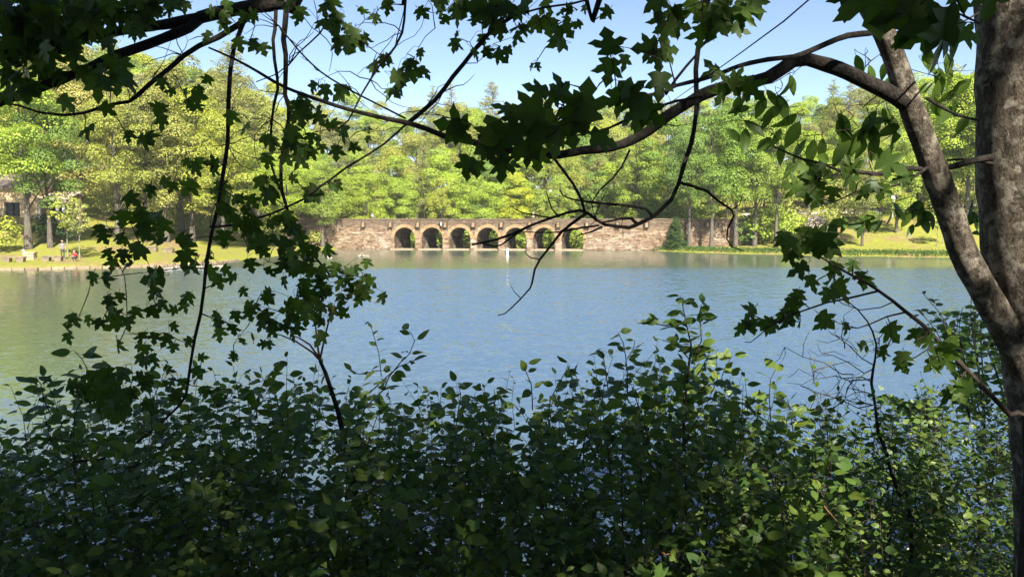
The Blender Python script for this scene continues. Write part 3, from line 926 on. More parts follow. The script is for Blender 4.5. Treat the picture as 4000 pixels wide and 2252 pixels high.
bench(600, 80.0, 1.0, "small stone bench on the far lawn, left of a pair", -.1)
bench(662, 81.0, 1.1, "small stone bench on the far lawn, right of a pair", -.1)
g = ground_at(128, 69.6); cn = empty("stone_pillar", g, .1); tag(cn, "squat square pillar of stacked stones between two benches", "pillar")
zz = -.1
for k in range(6):
    h = random.uniform(.11, .17); w_ = .44 - .012 * k if k < 5 else .5
    for q in range(2):
        o = link("stone", random.choice(uni), cn, ((-.5 + q) * w_, 0, zz + h / 2)); o.scale = (w_ - .015, .7, h - .01)
        o.material_slots[0].link = 'OBJECT'; o.material_slots[0].material = M_HST
    zz += h

# ------------------------------------------------------------------ people and birds grown from a skeleton
def skinned(name, verts, edges, radii, mat_of, mats, parent=None, loc=None, sub=1, root=0):
    me = bpy.data.meshes.new(name + "_sk"); me.from_pydata(verts, edges, []); me.update()
    ob = bpy.data.objects.new(name + "_sk", me); COL.objects.link(ob)
    md = ob.modifiers.new("skin", 'SKIN'); md.use_smooth_shade = True
    for i, rr in enumerate(radii):
        sv = me.skin_vertices[0].data[i]
        sv.radius = rr if isinstance(rr, tuple) else (rr, rr); sv.use_root = (i == root)
    sb = ob.modifiers.new("sub", 'SUBSURF'); sb.levels = sub; sb.render_levels = sub
    dg = bpy.context.evaluated_depsgraph_get(); dg.update()
    res = bpy.data.meshes.new_from_object(ob.evaluated_get(dg))
    bpy.data.objects.remove(ob); res.name = name
    res.materials.clear()
    for m in mats: res.materials.append(m)
    for pl in res.polygons: pl.material_index = mat_of(pl.center); pl.use_smooth = True
    return link(name, res, parent, loc)

M_SKIN = plain("skin", (.38, .24, .18), .6, .08)
M_HAIR = plain("hair", (.10, .06, .035), .8, .2)
M_CAP = plain("tan_cap", (.42, .27, .16), .8, .1)
M_GREYS = plain("grey_shirt", (.20, .18, .19), .9, .1)
M_JEANS = plain("dark_jeans", (.045, .05, .065), .9, .2)
M_RED = plain("red_top", (.50, .035, .06), .9, .1)
M_PALE = plain("pale_shirt", (.42, .38, .37), .9, .1)
M_SHOE = plain("shoe", (.45, .40, .36), .8, .2)
M_LILAC = plain("lilac_shirt", (.36, .32, .46), .9, .1)
M_PINK = plain("pink_top", (.62, .33, .32), .9, .1)

def person(loc, rz, label, pose, mats, hat=None, h=1.72):
    """mats: skin, top, trousers, shoes"""
    top = pose.get("top", 1.0)
    P_, E, R = [], [], []
    def v(x, y, z, r): P_.append((x, y, z)); R.append(r); return len(P_) - 1
    def e(a, b): E.append((a, b))
    if pose["kind"] == "stand":
        hip = v(0, 0, .93, (.15, .11)); bel = v(0, -.01, 1.10, (.145, .105)); ch = v(0, 0, 1.32, (.17, .115)); nk = v(0, .01, 1.47, .055); hd = v(0, -.01, 1.56, (.08, .095)); tp = v(0, 0, 1.68, (.075, .09))
        e(hip, bel); e(bel, ch); e(ch, nk); e(nk, hd); e(hd, tp)
        for s in (-1, 1):
            th = v(s * .09, 0, .84, .085); kn = v(s * .10, -.02, .48, .058); an = v(s * .105, .02, .10, .042); to = v(s * .12, -.13, .035, .04)
            e(hip, th); e(th, kn); e(kn, an); e(an, to)
            sh = v(s * .19, .01, 1.40, .062); el = v(s * .25, .03, 1.13, .045); wr = v(s * pose.get("hx", .15), pose.get("hy", -.16), pose.get("hz", 1.02), .032); ha = v(s * pose.get("hx", .15) * .6, pose.get("hy", -.16) - .06, pose.get("hz", 1.02) + .02, .035)
            e(ch, sh); e(sh, el); e(el, wr); e(wr, ha)
        def mo(c):
            if c.z > 1.45: return 0
            if abs(c.x) > .2 and c.z < 1.2 or (c.y < -.13 and .85 < c.z < 1.25): return 0
            if c.z > .93: return 1
            return 3 if c.z < .09 else 2
        hz = 1.63
    else:  # crouching
        hip = v(0, .12, .30, (.17, .14)); bel = v(0, .08, .46, (.15, .12)); ch = v(0, -.04, .66, (.18, .13)); nk = v(0, -.09, .80, .055); hd = v(0, -.13, .88, (.08, .095)); tp = v(0, -.12, 1.0, (.075, .09))
        e(hip, bel); e(bel, ch); e(ch, nk); e(nk, hd); e(hd, tp)
        for s in (-1, 1):
            th = v(s * .12, .06, .30, .09); kn = v(s * .17, -.26, .44, .065); an = v(s * .15, -.10, .09, .045); to = v(s * .16, -.24, .035, .04)
            e(hip, th); e(th, kn); e(kn, an); e(an, to)
            sh = v(s * .20, -.05, .72, .062); el = v(s * .25, -.22, .56, .045); wr = v(s * .10, -.38, .50, .032); ha = v(s * .04, -.43, .48, .035)
            e(ch, sh); e(sh, el); e(el, wr); e(wr, ha)
        def mo(c):
            if c.z > .79: return 0
            if c.y < -.33 and c.z > .46: return 0
            if c.z > .45 and not (abs(c.x) > .1 and c.y < -.18 and c.z < .5): return 1
            return 3 if c.z < .07 else 2
        hz = .95
    s = h / 1.74
    root = empty("person", loc, rz); root.scale = (s, s, s); tag(root, label, "person")
    skinned("body", P_, E, R, mo, mats, root)
    mb = MB(); c = Vector((0, .005 if pose["kind"] == "stand" else -.115, hz))
    rings = [(.0, .105), (.05, .105), (.09, .085), (.115, .04)]
    mb.tube([c + Vector((0, .01, a)) for a, b in rings], [b for a, b in rings], 10)
    if hat == "cap":
        mb.add([(c.x - .08, c.y - .09, c.z + .03), (c.x + .08, c.y - .09, c.z + .03), (c.x + .06, c.y - .2, c.z + .015), (c.x - .06, c.y - .2, c.z + .015)], [(0, 1, 2, 3)])
        mb.build("cap", M_CAP, root, True)
    else: mb.build("hair", M_HAIR if hat is None else hat, root, True)
    return root
g = ground_at(253, 70.4); person(g, .35, "standing person in grey shirt, dark jeans and tan cap by the bench", dict(kind="stand"), [M_SKIN, M_GREYS, M_JEANS, M_SHOE], "cap", 1.78)
g = ground_at(301, 68.8); person(g, -.3, "person in red top crouching on the left lawn", dict(kind="crouch"), [M_SKIN, M_RED, M_JEANS, M_SHOE], M_CAP, 1.65)
g = ground_at(101, 71.6); person(g + Vector((0, 0, -.05)), .9, "small child in pale shirt behind the stone pillar", dict(kind="stand", hz=1.15, hy=-.25), [M_SKIN, M_PALE, M_PALE, M_SHOE], None, 1.0)
def deck_person(px, u, label, mats, hat, h, rz):
    person(br(u, 1.2, DECK), BR_YAW + rz, label, dict(kind="stand", hz=1.1, hy=-.3), mats, hat, h)
deck_person(1440, -17.1, "person in lilac shirt walking on the bridge near its left end", [M_SKIN, M_LILAC, M_JEANS, M_SHOE], None, 1.75, 1.2)
deck_person(1580, -12.0, "child in pink barely showing above the bridge parapet over the first arch", [M_PINK, M_PINK, M_JEANS, M_SHOE], M_PINK, 1.0, .4)
deck_person(2080, 6.4, "person with white cap on the bridge above the sixth arch", [M_SKIN, M_PALE, M_JEANS, M_SHOE], M_WHITE, 1.7, -.8)

M_GOOSE = plain("goose_grey", (.24, .21, .18), .8, .25)
M_GDARK = plain("goose_dark", (.03, .028, .026), .7, .2)
M_GWHITE = plain("goose_white", (.46, .42, .36), .8, .1)
def bird(px, py, rz, label, s=1.0, name="goose", mats=None, group="geese on the water by the left lawn"):
    q = PZ(px, py, 0); b = empty(name, (q.x, q.y, .0), rz); b.scale = (s, s, s); tag(b, label, name if name != "goose" else "goose", group)
    vs = [(-.42, 0, .16), (-.28, 0, .12), (0, 0, .10), (.22, 0, .12), (.33, 0, .22), (.36, 0, .38), (.37, 0, .50), (.42, 0, .56), (.52, 0, .545)]
    rd_ = [(.03, .05), (.10, .11), (.15, .17), (.12, .14), (.055, .055), (.035, .035), (.034, .034), (.045, .04), (.015, .015)]
    skinned("body", vs, [(i, i + 1) for i in range(8)], rd_, lambda c: 1 if c.x > .3 and c.z > .27 else (2 if c.x > .2 or c.z < .08 or c.x < -.34 else 0), mats or [M_GOOSE, M_GDARK, M_GWHITE], b, root=2)
    mb = MB()
    for sg in (-1, 1): mb.add([(.12, sg * .13, .20), (-.1, sg * .155, .24), (-.40, sg * .06, .21), (-.12, sg * .165, .12)], [(0, 1, 2, 3)])
    mb.build("wing", (mats or [M_GOOSE])[0], b)
for px, py, rz, lab in [(660, 1055, .1, "goose swimming by the left lawn, leftmost of the flock"), (700, 1051, 2.9, "goose second from the left of the flock"), (775, 1050, .3, "goose in the middle of the flock by the left lawn"), (797, 1050, .1, "goose just right of the middle of the flock"), (820, 1049, 3.0, "goose second from the right of the flock"), (855, 1046, .2, "goose rightmost of the flock by the left lawn")]:
    bird(px, py, rz, lab)
M_DB = plain("duck_brown", (.30, .22, .15), .8, .3)
bird(1405, 1003, 1.3, "duck swimming before the bridge wall, left of a pair", .85, "duck", [M_GWHITE, M_DB, M_GWHITE], "ducks before the bridge")
bird(1429, 1004, 3.0, "brown duck swimming before the bridge wall, right of a pair", .95, "duck", [M_DB, M_DB, M_GWHITE], "ducks before the bridge")
bird(1288, 1010, 2.8, "brown duck alone near the left shore by the bridge", .8, "duck", [M_DB, M_DB, M_GWHITE], "ducks before the bridge")
q = PZ(1982, 1001, 0); bu = empty("buoy", q); tag(bu, "white marker buoy standing in the water before the bridge", "buoy")
mb = MB(); mb.tube([(0, 0, -.3), (0, 0, .05), (0, 0, .12), (0, 0, .55), (.03, 0, .9), (.04, 0, 1.0)], [.2, .2, .13, .13, .12, .03], 10); mb.build("float", M_WHITE, bu, True)
mb = MB(); mb.tube([(0, 0, .3), (0, 0, .36)], [.136, .136], 10); mb.build("band", M_GOOSE, bu)

# ------------------------------------------------------------------ right bank: road, sign, logs
road_pts = [ground_at(px, d) for px, d in [(2900, 118), (3050, 116.5), (3200, 115), (3400, 114), (3600, 113), (3850, 112), (4200, 111)]]
mb = MB(); vs, fs = [], []
rp, _ = smooth_path(road_pts, [1] * len(road_pts), 1.2)
for q in rp:
    for o_ in (-2.2, 2.2): vs.append((q.x, q.y + o_, gz(q.x, q.y + o_) + .08))
fs = [(2 * i, 2 * i + 2, 2 * i + 3, 2 * i + 1) for i in range(len(rp) - 1)]
mb.add(vs, fs); ro_ = mb.build("road", plain("pale_gravel", (.42, .36, .30), 1.0, .15, .8)); tag(ro_, kind="structure")
g = ground_at(3472, 107.5); sg = empty("park_sign", g, .1); tag(sg, "blank white board on a post on the right lawn", "sign")
mb = MB(); mb.box(-.06, .06, -.04, .04, -.3, 2.0); mb.build("post", M_WHITE, sg)
mb = MB(); mb.add([(-.28, -.06, 2.0), (.28, -.06, 2.0), (.28, .04, 2.0), (-.28, .04, 2.0), (-.28, -.06, 2.9), (.28, -.06, 2.9), (.28, .04, 2.9), (-.28, .04, 2.9), (0, -.06, 3.1), (0, .04, 3.1)], [(0, 1, 5, 8, 4), (3, 7, 9, 6, 2), (0, 4, 7, 3), (1, 2, 6, 5), (4, 8, 9, 7), (5, 6, 9, 8), (0, 3, 2, 1)]); mb.build("board", M_WHITE, sg)
for px, d, L, rz, lab in [(3330, 86.2, 2.6, .25, "weathered log lying at the right waterline, left one"), (3450, 86.0, 2.0, -.2, "weathered log lying at the right waterline, right one")]:
    g = ground_at(px, d); lg = empty("log", g + Vector((0, 0, .1)), rz); tag(lg, lab, "log")
    mb = MB(); mb.tube(*smooth_path([(-L / 2, 0, 0), (-.3, .1, .12), (L / 2, -.1, .05)], [.14, .12, .06], .3), 8); mb.build("stem", M_PALEBARK, lg, True)
    mb = MB(); mb.tube([(.1, 0, .1), (.5, .2, .5)], [.05, .015], 5); mb.build("branch_stub", M_PALEBARK, lg, True)
# dead grey snag behind the bridge
g = ground_at(2450, 116); sn = empty("dead_tree", g); tag(sn, "bare pale dead trunk standing behind the right end of the arches", "tree")
mb = MB(); mb.tube(*smooth_path([(0, 0, -.5), (.1, 0, 4), (0, 0, 9), (.15, 0, 13.5)], [.26, .2, .15, .05], 1), 8); mb.build("trunk", M_PALEBARK, sn, True)
for zz, an in ((7, .4), (9.5, 2.6), (11.5, 1.0)):
    mb = MB(); mb.tube([(0, 0, zz), (math.cos(an) * 1.1, math.sin(an) * .6, zz + .3)], [.05, .012], 5); mb.build("branch_stub", M_PALEBARK, sn, True)

# ------------------------------------------------------------------ foreground leaves
M_MAPLE = leaf_mat("maple_leaf", (.030, .056, .011), (.046, .085, .016), (.068, .112, .020), trans=0.5, rough=.45, spec=.25, tcol=(1.4, 1.6, .5))
M_OVATE = leaf_mat("shoot_leaf", (.060, .105, .018), (.085, .145, .024), (.11, .175, .03), trans=0.55, rough=.42, spec=.4)
M_ALDER = leaf_mat("shrub_leaf", (.045, .092, .020), (.080, .145, .026), (.15, .20, .034), trans=0.45, rough=.42, spec=.4)
M_CANOPY = leaf_mat("canopy_leaf", (.03, .06, .015), (.04, .075, .018), (.05, .09, .02), trans=0.2, rough=.5, spec=.3)
M_MBARK = bark_mat("maple_bark", (.014, .012, .010), (.045, .038, .032), scale=40, zs=.5)
M_TBARK = bark_mat("mottled_bark", (.030, .024, .018), (.13, .106, .08), (.25, .22, .175), scale=48, patch=20, zs=.5)
M_TWIG = bark_mat("twig_bark", (.035, .025, .022), (.085, .062, .05), scale=60)
M_RUST = bark_mat("rusty_twig", (.16, .075, .04), (.30, .15, .08), scale=60)

def leaf_mesh(name, half, mat, curl, droop, twist, pet=.20, wave=.0, fold=.16):
    """one leaf: base at the origin, tip at +Y, folded on the midrib, drooping, with its stalk"""
    mid = [(0, y) for y in (0, .33, .66, 1.0)]
    V = []
    def bend(x, y):
        z = abs(x) * fold - curl * x * x - droop * y * y + wave * math.sin(9 * y + 5 * abs(x)) * abs(x)
        return (x * math.cos(twist * y) - 0 * z, y - droop * .35 * y * y, z + x * math.sin(twist * y))
    R = half
    V = [bend(x, y) for x, y in R] + [bend(-x, y) for x, y in R[1:-1]]
    nR = len(R)
    c = len(V); V.append(bend(0, .36))
    F = []
    for i in range(nR - 1): F.append((c, i, i + 1))
    left = [0] + list(range(nR, nR + nR - 2)) + [nR - 1]
    for i in range(len(left) - 1): F.append((c, left[i + 1], left[i]))
    mb = MB(); mb.add(V, F)
    if pet: mb.tube([(0, .02, .0), (.02, -pet * .5, .05), (0, -pet, .12)], [.014, .011, .013], 3, cap=False)
    return mb.mesh(name, mat, True)
MAPLE = [(0, 0), (.11, -.07), (.24, -.02), (.42, .02), (.36, .13), (.25, .20), (.42, .27), (.47, .36), (.62, .47), (.47, .52), (.38, .56), (.20, .46), (.13, .55), (.24, .70), (.20, .74), (.10, .86), (0, 1.0)]
MAPLE2 = [(0, 0), (.13, -.05), (.30, .0), (.44, .08), (.33, .18), (.28, .26), (.40, .36), (.53, .56), (.40, .56), (.30, .58), (.19, .50), (.15, .60), (.22, .72), (.14, .82), (0, 1.0)]
OVATE = [(0, 0), (.16, .08), (.28, .24), (.31, .42), (.26, .62), (.15, .83), (0, 1.0)]
LANCE2 = [(0, 0), (.12, .12), (.21, .34), (.19, .55), (.10, .80), (.03, .94), (0, 1.0)]
OVN = [(0, 0), (.12, .08), (.22, .24), (.255, .42), (.21, .64), (.10, .86), (0, 1.0)]
LANCE = [(0, 0), (.10, .10), (.19, .30), (.20, .48), (.14, .72), (.06, .90), (0, 1.0)]
ROUND = [(0, 0), (.20, .10), (.35, .30), (.39, .52), (.33, .74), (.18, .92), (0, .98)]
maple_m = [leaf_mesh("leaf", [MAPLE, MAPLE2][k % 2], M_MAPLE, *q) for k, q in enumerate([(.5, .15, .1), (.25, .35, -.2), (.9, .2, .25), (.1, .5, .0), (1.3, .1, -.1), (.4, -.1, .3)])]
lance_m = [leaf_mesh("leaf", LANCE if k % 2 else LANCE2, M_OVATE, *q, pet=.25) for k, q in enumerate([(.4, .3, .1), (.6, .15, -.3), (.2, .5, .2), (.8, .35, .0)])]
alder_m = [leaf_mesh("leaf", [OVN, OVATE, LANCE2][k % 3], M_ALDER, *q, pet=.22, wave=.05) for k, q in enumerate([(.3, .2, .1), (.5, .35, -.2), (.15, .1, .25), (.7, .3, .0), (.4, -.15, .1), (.2, .45, -.15)])]
lance_s = [leaf_mesh("leaf", LANCE if k % 2 else OVATE, M_ALDER, *q, pet=.25) for k, q in enumerate([(.4, .3, .1), (.6, .15, -.3)])]

RIGHT = Vector((1, 0, 0)); UPV = Vector((0, math.sin(TILT), math.cos(TILT))); FWD = Vector((0, math.cos(TILT), -math.sin(TILT)))
def orient(tip, nrm):
    y = tip.normalized(); z = (nrm - y * nrm.dot(y)).normalized(); x = y.cross(z)
    return Matrix((x, y, z)).transposed()

class Plant:
    """a plant of branches, twigs and leaves; branches keep sample points so twigs can find them"""
    def __init__(s, name, loc, label, cat, group=None):
        s.root = empty(name, loc); tag(s.root, label, cat, group); s.o = Vector(loc); s.samples = []; s.twig = MB(); s.n = 0
        s.mb_extra = None
    def branch(s, pts, rads, mat=None, name="branch", step=.05, sides=7, wob=.0, seed=1):
        pp, rr = smooth_path(pts, rads, step)
        if wob:
            r = random.Random(seed)
            rr = [q * (1 + r.uniform(-wob, wob)) for q in rr]
            pp = [q + Vector((r.uniform(-1, 1), r.uniform(-1, 1), r.uniform(-1, 1))) * q2 * wob * .5 for q, q2 in zip(pp, rr)]
        mb = MB(); mb.tube([q - s.o for q in pp], rr, sides)
        s.samples += list(zip(pp, rr))
        return mb.build(name, mat or M_MBARK, s.root, True)
    def pxb(s, pts, w0, w1, d0, d1, **kw):
        """branch traced in the photograph at real distances d0..d1, widths in pixels"""
        n = len(pts) - 1
        ds = [d0 + (d1 - d0) * i / n for i in range(n + 1)]
        ws = [w0 + (w1 - w0) * i / n for i in range(n + 1)]
        return s.branch([P(x, y, d) for (x, y), d in zip(pts, ds)], [w * .5 * d / FPX for w, d in zip(ws, ds)], **kw)
    def nearest(s, q):
        return min(s.samples, key=lambda a: (a[0] - q).length_squared)
    def leaf(s, center, tip, nrm, L, meshes, to=None):
        m = random.choice(meshes)
        o = bpy.data.objects.new("leaf", m); COL.objects.link(o); o.parent = s.root
        M = orient(tip, nrm)
        o.matrix_basis = Matrix.LocRotScale(center - M.col[1] * L * .45 - s.o, M.to_quaternion(), (L * random.uniform(.9, 1.1), L, L))
        if to is not None:   # the stalk bends over to the twig it grows from
            a = center - M.col[1] * L * .63 + M.col[2] * L * .1
            mid = a - M.col[1] * min(L * .5, (to - a).length * .4)
            s.twig.tube([a - s.o, mid.lerp(to, .35) - s.o, to - s.o], [.0009, .0008, .0011], 3, cap=False)
        s.n += 1
        return o
    def connect(s, q, rad=.0016, sag=.12):
        a, ra = s.nearest(q)
        L = (q - a).length
        if L < .02: return
        mid = a.lerp(q, .5) + Vector((random.uniform(-1, 1), random.uniform(-1, 1), random.uniform(-.3, 1))) * L * sag
        pp, rr = smooth_path([a, mid, q], [min(ra * .6, rad * 1.8), rad * 1.2, rad * .8], max(.03, L / 6))
        s.twig.tube([k - s.o for k in pp], rr, 4, cap=False)
        s.samples += list(zip(pp[1:], rr[1:]))
    def cluster(s, px, py, d, n, spread, lpx, meshes, down=.75, sk=None):
        q = P(px, py, d); s.connect(q)
        for i in range(n):
            rx, ry = (random.gauss(0, spread * .55), random.gauss(0, spread * .45)) if n > 1 else (0, 0)
            dd = d + random.gauss(0, .06)
            c = P(px + rx, py + ry + (12 if n > 1 else 0), dd)
            a = math.radians(90) + random.gauss(0, 1.1 - .55 * down) if sk is None else math.radians(sk) + random.gauss(0, .12)
            tip = RIGHT * math.cos(a) - UPV * math.sin(a) + FWD * random.uniform(-.55, .55)
            nr = -FWD * 1.0 + UPV * random.gauss(.35, .5) + RIGHT * random.gauss(0, .65)
            s.leaf(c, tip, nr, lpx * d / FPX * random.uniform(.7, 1.05), meshes, to=q)
    def finish(s, mat=None):
        if s.twig.v: tag(s.twig.build("twigs", mat or M_TWIG, s.root, True), kind="stuff")

# ------------------------------------------------------------------ right tree: upright trunk, leaning limb, arching bough
T0 = P(4120, 2400, 2.35); T0.z = gz(T0.x, T0.y)
rt = Plant("maple_tree", T0, "mottled grey twin trunk maple at the right edge, one stem leaning left", "tree")
rt.branch([T0 + Vector((.05, 0, -.3)), P(4135, 2300, 2.35), P(4120, 1800, 2.35), P(4085, 1450, 2.35), P(4025, 1150, 2.35), P(3985, 800, 2.35), P(3975, 400, 2.35), P(3985, 0, 2.35), P(3990, -500, 2.35), P(4000, -1400, 2.3), P(3900, -2600, 2.2)],
          [.16, .125, .120, .118, .112, .114, .112, .118, .11, .09, .06], M_TBARK, "trunk", .05, 18, .035, 3)
rt.pxb([(4030, 1500), (3950, 1330), (3852, 1150), (3770, 1000), (3700, 800), (3613, 563), (3553, 400), (3484, 200), (3432, 90), (3375, 0), (3290, -200), (3200, -600), (3190, -1400)], 117, 54, 2.33, 2.2, mat=M_TBARK, name="leaning_trunk", sides=16, wob=.03, step=.04)
rt.pxb([(3540, 410), (3493, 373), (3388, 322), (3272, 268), (3155, 233), (3097, 238), (3000, 303), (2854, 332), (2738, 373), (2660, 419), (2582, 470), (2543, 505), (2466, 549), (2388, 575), (2272, 588), (2175, 606), (2080, 600), (1960, 580), (1860, 558), (1796, 544), (1738, 532), (1660, 501), (1583, 478), (1466, 454), (1311, 412), (1116, 342), (1000, 276), (913, 229), (815, 186)], 62, 7, 2.25, 2.3, wob=.06, step=.03, sides=8)
rt.pxb([(3400, 130), (3310, 140), (3230, 170), (3150, 205), (3097, 222), (3000, 233), (2893, 256), (2815, 287), (2738, 311), (2640, 335), (2590, 360), (2466, 385), (2350, 412), (2240, 440), (2150, 480)], 24, 10, 2.2, 1.75, wob=.06, step=.03)
rt.pxb([(2738, 380), (2640, 395), (2560, 420), (2470, 460), (2380, 500), (2300, 520), (2180, 545), (2060, 560)], 12, 5, 2.0, 1.75)
rt.pxb([(3880, 612), (3812, 625), (3718, 652), (3583, 660), (3524, 656), (3427, 680), (3350, 672), (3272, 664), (3217, 641), (3136, 621), (3078, 598), (3019, 571)], 26, 6, 2.3, 2.2, wob=.06)
rt.pxb([(3880, 640), (3812, 625), (3760, 622), (3700, 625)], 14, 8, 2.3, 2.3)
rt.pxb([(3620, 655), (3598, 672), (3544, 707), (3466, 734), (3408, 744), (3342, 749), (3303, 769), (3252, 790), (3217, 777)], 14, 4, 2.26, 2.15)
rt.pxb([(3620, 385), (3680, 420), (3740, 450), (3820, 470)], 14, 8, 2.25, 2.3)
rt.pxb([(3370, 420), (3440, 360), (3500, 280), (3436, 213), (3400, 240), (3360, 285)], 5, 4, 2.3, 2.4)
rt.pxb([(3850, 20), (3770, 20), (3690, 30), (3640, 28)], 9, 5, 2.2, 1.7)
rt.pxb([(3860, 30), (3780, 75), (3720, 110), (3650, 150)], 8, 4, 2.2, 1.6)
rt.pxb([(2175, 606), (2163, 617), (2202, 668), (2241, 722), (2272, 780), (2283, 823)], 11, 11, 1.78, 1.95)
for px, py, L, a, d in [(2194, 330, 135, -100, 1.7), (2093, 352, 110, 190, 1.72), (2291, 385, 190, -88, 1.66), (2155, 385, 95, 125, 1.7), (2054, 431, 160, 168, 1.65), (2116, 470, 130, 150, 1.7), (2233, 430, 150, 140, 1.68), (2250, 470, 140, 200, 1.7), (2058, 508, 160, 175, 1.66), (2116, 546, 150, 120, 1.68), (2230, 520, 140, 80, 1.7), (2377, 155, 135, -100, 1.8), (2379, 282, 125, 97, 1.8), (2443, 245, 78, 80, 1.8), (2447, 352, 150, -120, 1.7), (2420, 395, 130, 60, 1.7), (2520, 188, 115, 173, 1.85), (2571, 235, 100, 85, 1.85), (2575, 338, 130, 95, 1.75), (2598, 130, 105, 105, 1.85), (2645, 70, 100, 60, 1.85), (2615, 55, 90, 160, 1.85), (2660, 100, 90, 20, 1.85), (2563, 25, 130, 75, 1.8), (2579, 92, 90, 95, 1.8), (2621, 196, 92, -12, 1.85), (2485, 371, 140, 30, 1.7), (2466, 437, 160, 172, 1.66), (2544, 450, 150, 55, 1.68), (2500, 470, 120, 110, 1.7), (2369, 540, 140, 5, 1.75), (2039, 592, 140, 160, 1.7), (2097, 628, 120, 92, 1.7), (2180, 560, 140, 100, 1.68), (2000, 652, 70, 100, 1.75), (1816, 662, 125, 112, 1.75), (1866, 660, 80, 95, 1.75), (1913, 600, 130, 80, 1.72), (1890, 570, 120, 150, 1.72), (1950, 585, 130, 60, 1.7), (1963, 662, 115, 90, 1.72), (1757, 495, 150, 188, 1.75), (1800, 520, 120, 40, 1.75), (1932, 492, 165, -100, 1.68), (1971, 424, 110, 190, 1.7), (1985, 510, 150, 200, 1.66), (2000, 450, 120, 175, 1.68),
        (2757, 75, 120, 100, 1.9), (2720, 40, 110, 60, 1.9), (2790, 110, 120, 120, 1.9), (2827, 39, 120, 40, 1.9), (2850, 80, 110, 90, 1.9), (2924, 39, 130, 20, 1.9), (2960, 20, 120, 60, 1.9), (2900, 75, 100, 120, 1.9), (2738, 150, 100, 95, 1.9), (2780, 120, 90, 30, 1.9), (2893, 118, 80, 20, 1.9), (2784, 264, 105, -130, 1.95), (2854, 318, 100, 20, 1.95), (2890, 310, 90, 10, 1.95), (2816, 375, 95, 112, 1.95), (2944, 358, 120, 50, 1.95), (2870, 345, 90, 60, 1.95),
        (3408, 30, 270, 75, 1.15), (3310, 5, 170, 100, 1.2), (3524, 70, 250, 172, 1.15), (3582, 15, 210, 60, 1.15), (3641, 97, 230, 178, 1.1), (3690, 170, 270, 95, 1.1), (3740, 140, 240, 40, 1.12), (3600, 130, 200, 140, 1.15), (3796, 134, 130, 10, 1.3), (3874, 0, 170, 80, 1.4), (3480, -20, 240, 90, 1.2), (3760, -10, 120, 90, 1.3),
        (3183, 674, 115, 160, 2.15), (3215, 670, 100, 200, 2.15), (3163, 700, 100, 175, 2.15), (3093, 728, 95, 188, 2.15), (3144, 742, 100, 150, 2.15), (3155, 772, 80, 112, 2.15), (3202, 745, 80, 80, 2.15), (3186, 790, 80, 105, 2.15), (3249, 762, 75, 100, 2.15), (3334, 652, 95, -30, 2.15), (3330, 708, 95, 60, 2.15), (3388, 752, 70, 70, 2.15), (3370, 760, 70, 110, 2.15), (3443, 752, 80, 100, 2.15), (3408, 728, 80, 150, 2.15), (3485, 643, 130, 30, 2.15), (3513, 697, 80, 170, 2.15), (3560, 700, 70, 60, 2.2)]:
    t = math.radians(a); tip = RIGHT * math.cos(t) - UPV * math.sin(t) + FWD * random.uniform(-.35, .35)
    c = P(px, py, d); b0 = P(px - math.cos(t) * L * .8, py - math.sin(t) * L * .8, d)
    rt.connect(b0, .0015)
    rt.leaf(c, tip, -FWD + UPV * random.gauss(.2, .45) + RIGHT * random.gauss(0, .5), L * d / FPX * .93, maple_m, to=b0)
# broad smooth leaves on side shoots
for px, py, L in [(3097, 330, 80), (3078, 352, 90), (3023, 382, 90), (3058, 417, 110), (3015, 441, 100), (3078, 480, 100), (3097, 526, 110), (2913, 375, 80), (2893, 420, 90), (2878, 412, 80), (2947, 495, 100), (2913, 546, 110), (2874, 526, 90), (2970, 420, 90), (2985, 560, 90), (3357, 254, 85), (3388, 254, 85), (3412, 297, 95), (3450, 274, 80), (3462, 340, 80), (3466, 441, 80), (3447, 460, 90), (3388, 484, 120), (3311, 487, 120), (3280, 499, 90), (3330, 522, 110), (3392, 515, 120), (3412, 538, 110), (3474, 507, 90), (3493, 484, 90), (3311, 557, 120), (3505, 526, 80), (3350, 560, 100), (3614, 340, 80), (3660, 363, 100), (3711, 379, 100), (3718, 289, 80), (3699, 301, 90), (3641, 266, 90), (3738, 421, 90), (3672, 313, 100), (3711, 251, 90), (3621, 235, 90), (3690, 450, 90), (3750, 340, 100), (3770, 300, 80), (3650, 420, 80), (3760, 480, 80), (3117, 588, 100), (3167, 592, 100), (3272, 592, 130), (3214, 584, 90), (3369, 584, 100), (3408, 581, 100), (3482, 584, 90), (3330, 573, 90), (3089, 654, 90), (3148, 654, 90), (3230, 620, 90), (3440, 600, 80), (3050, 600, 80), (3000, 480, 90), (3040, 540, 90)]:
    d = 2.35; q0 = P(px + random.uniform(-12, 12), py - L * .62, d); rt.connect(q0, .0013)
    a = math.radians(90) + random.gauss(0, .75); tip = RIGHT * math.cos(a) - UPV * math.sin(a) + FWD * random.uniform(-.4, .4)
    rt.leaf(P(px, py, d), tip, -FWD + UPV * random.gauss(.3, .5) + RIGHT * random.gauss(0, .6), L * d / FPX * 1.1, lance_m, to=q0)
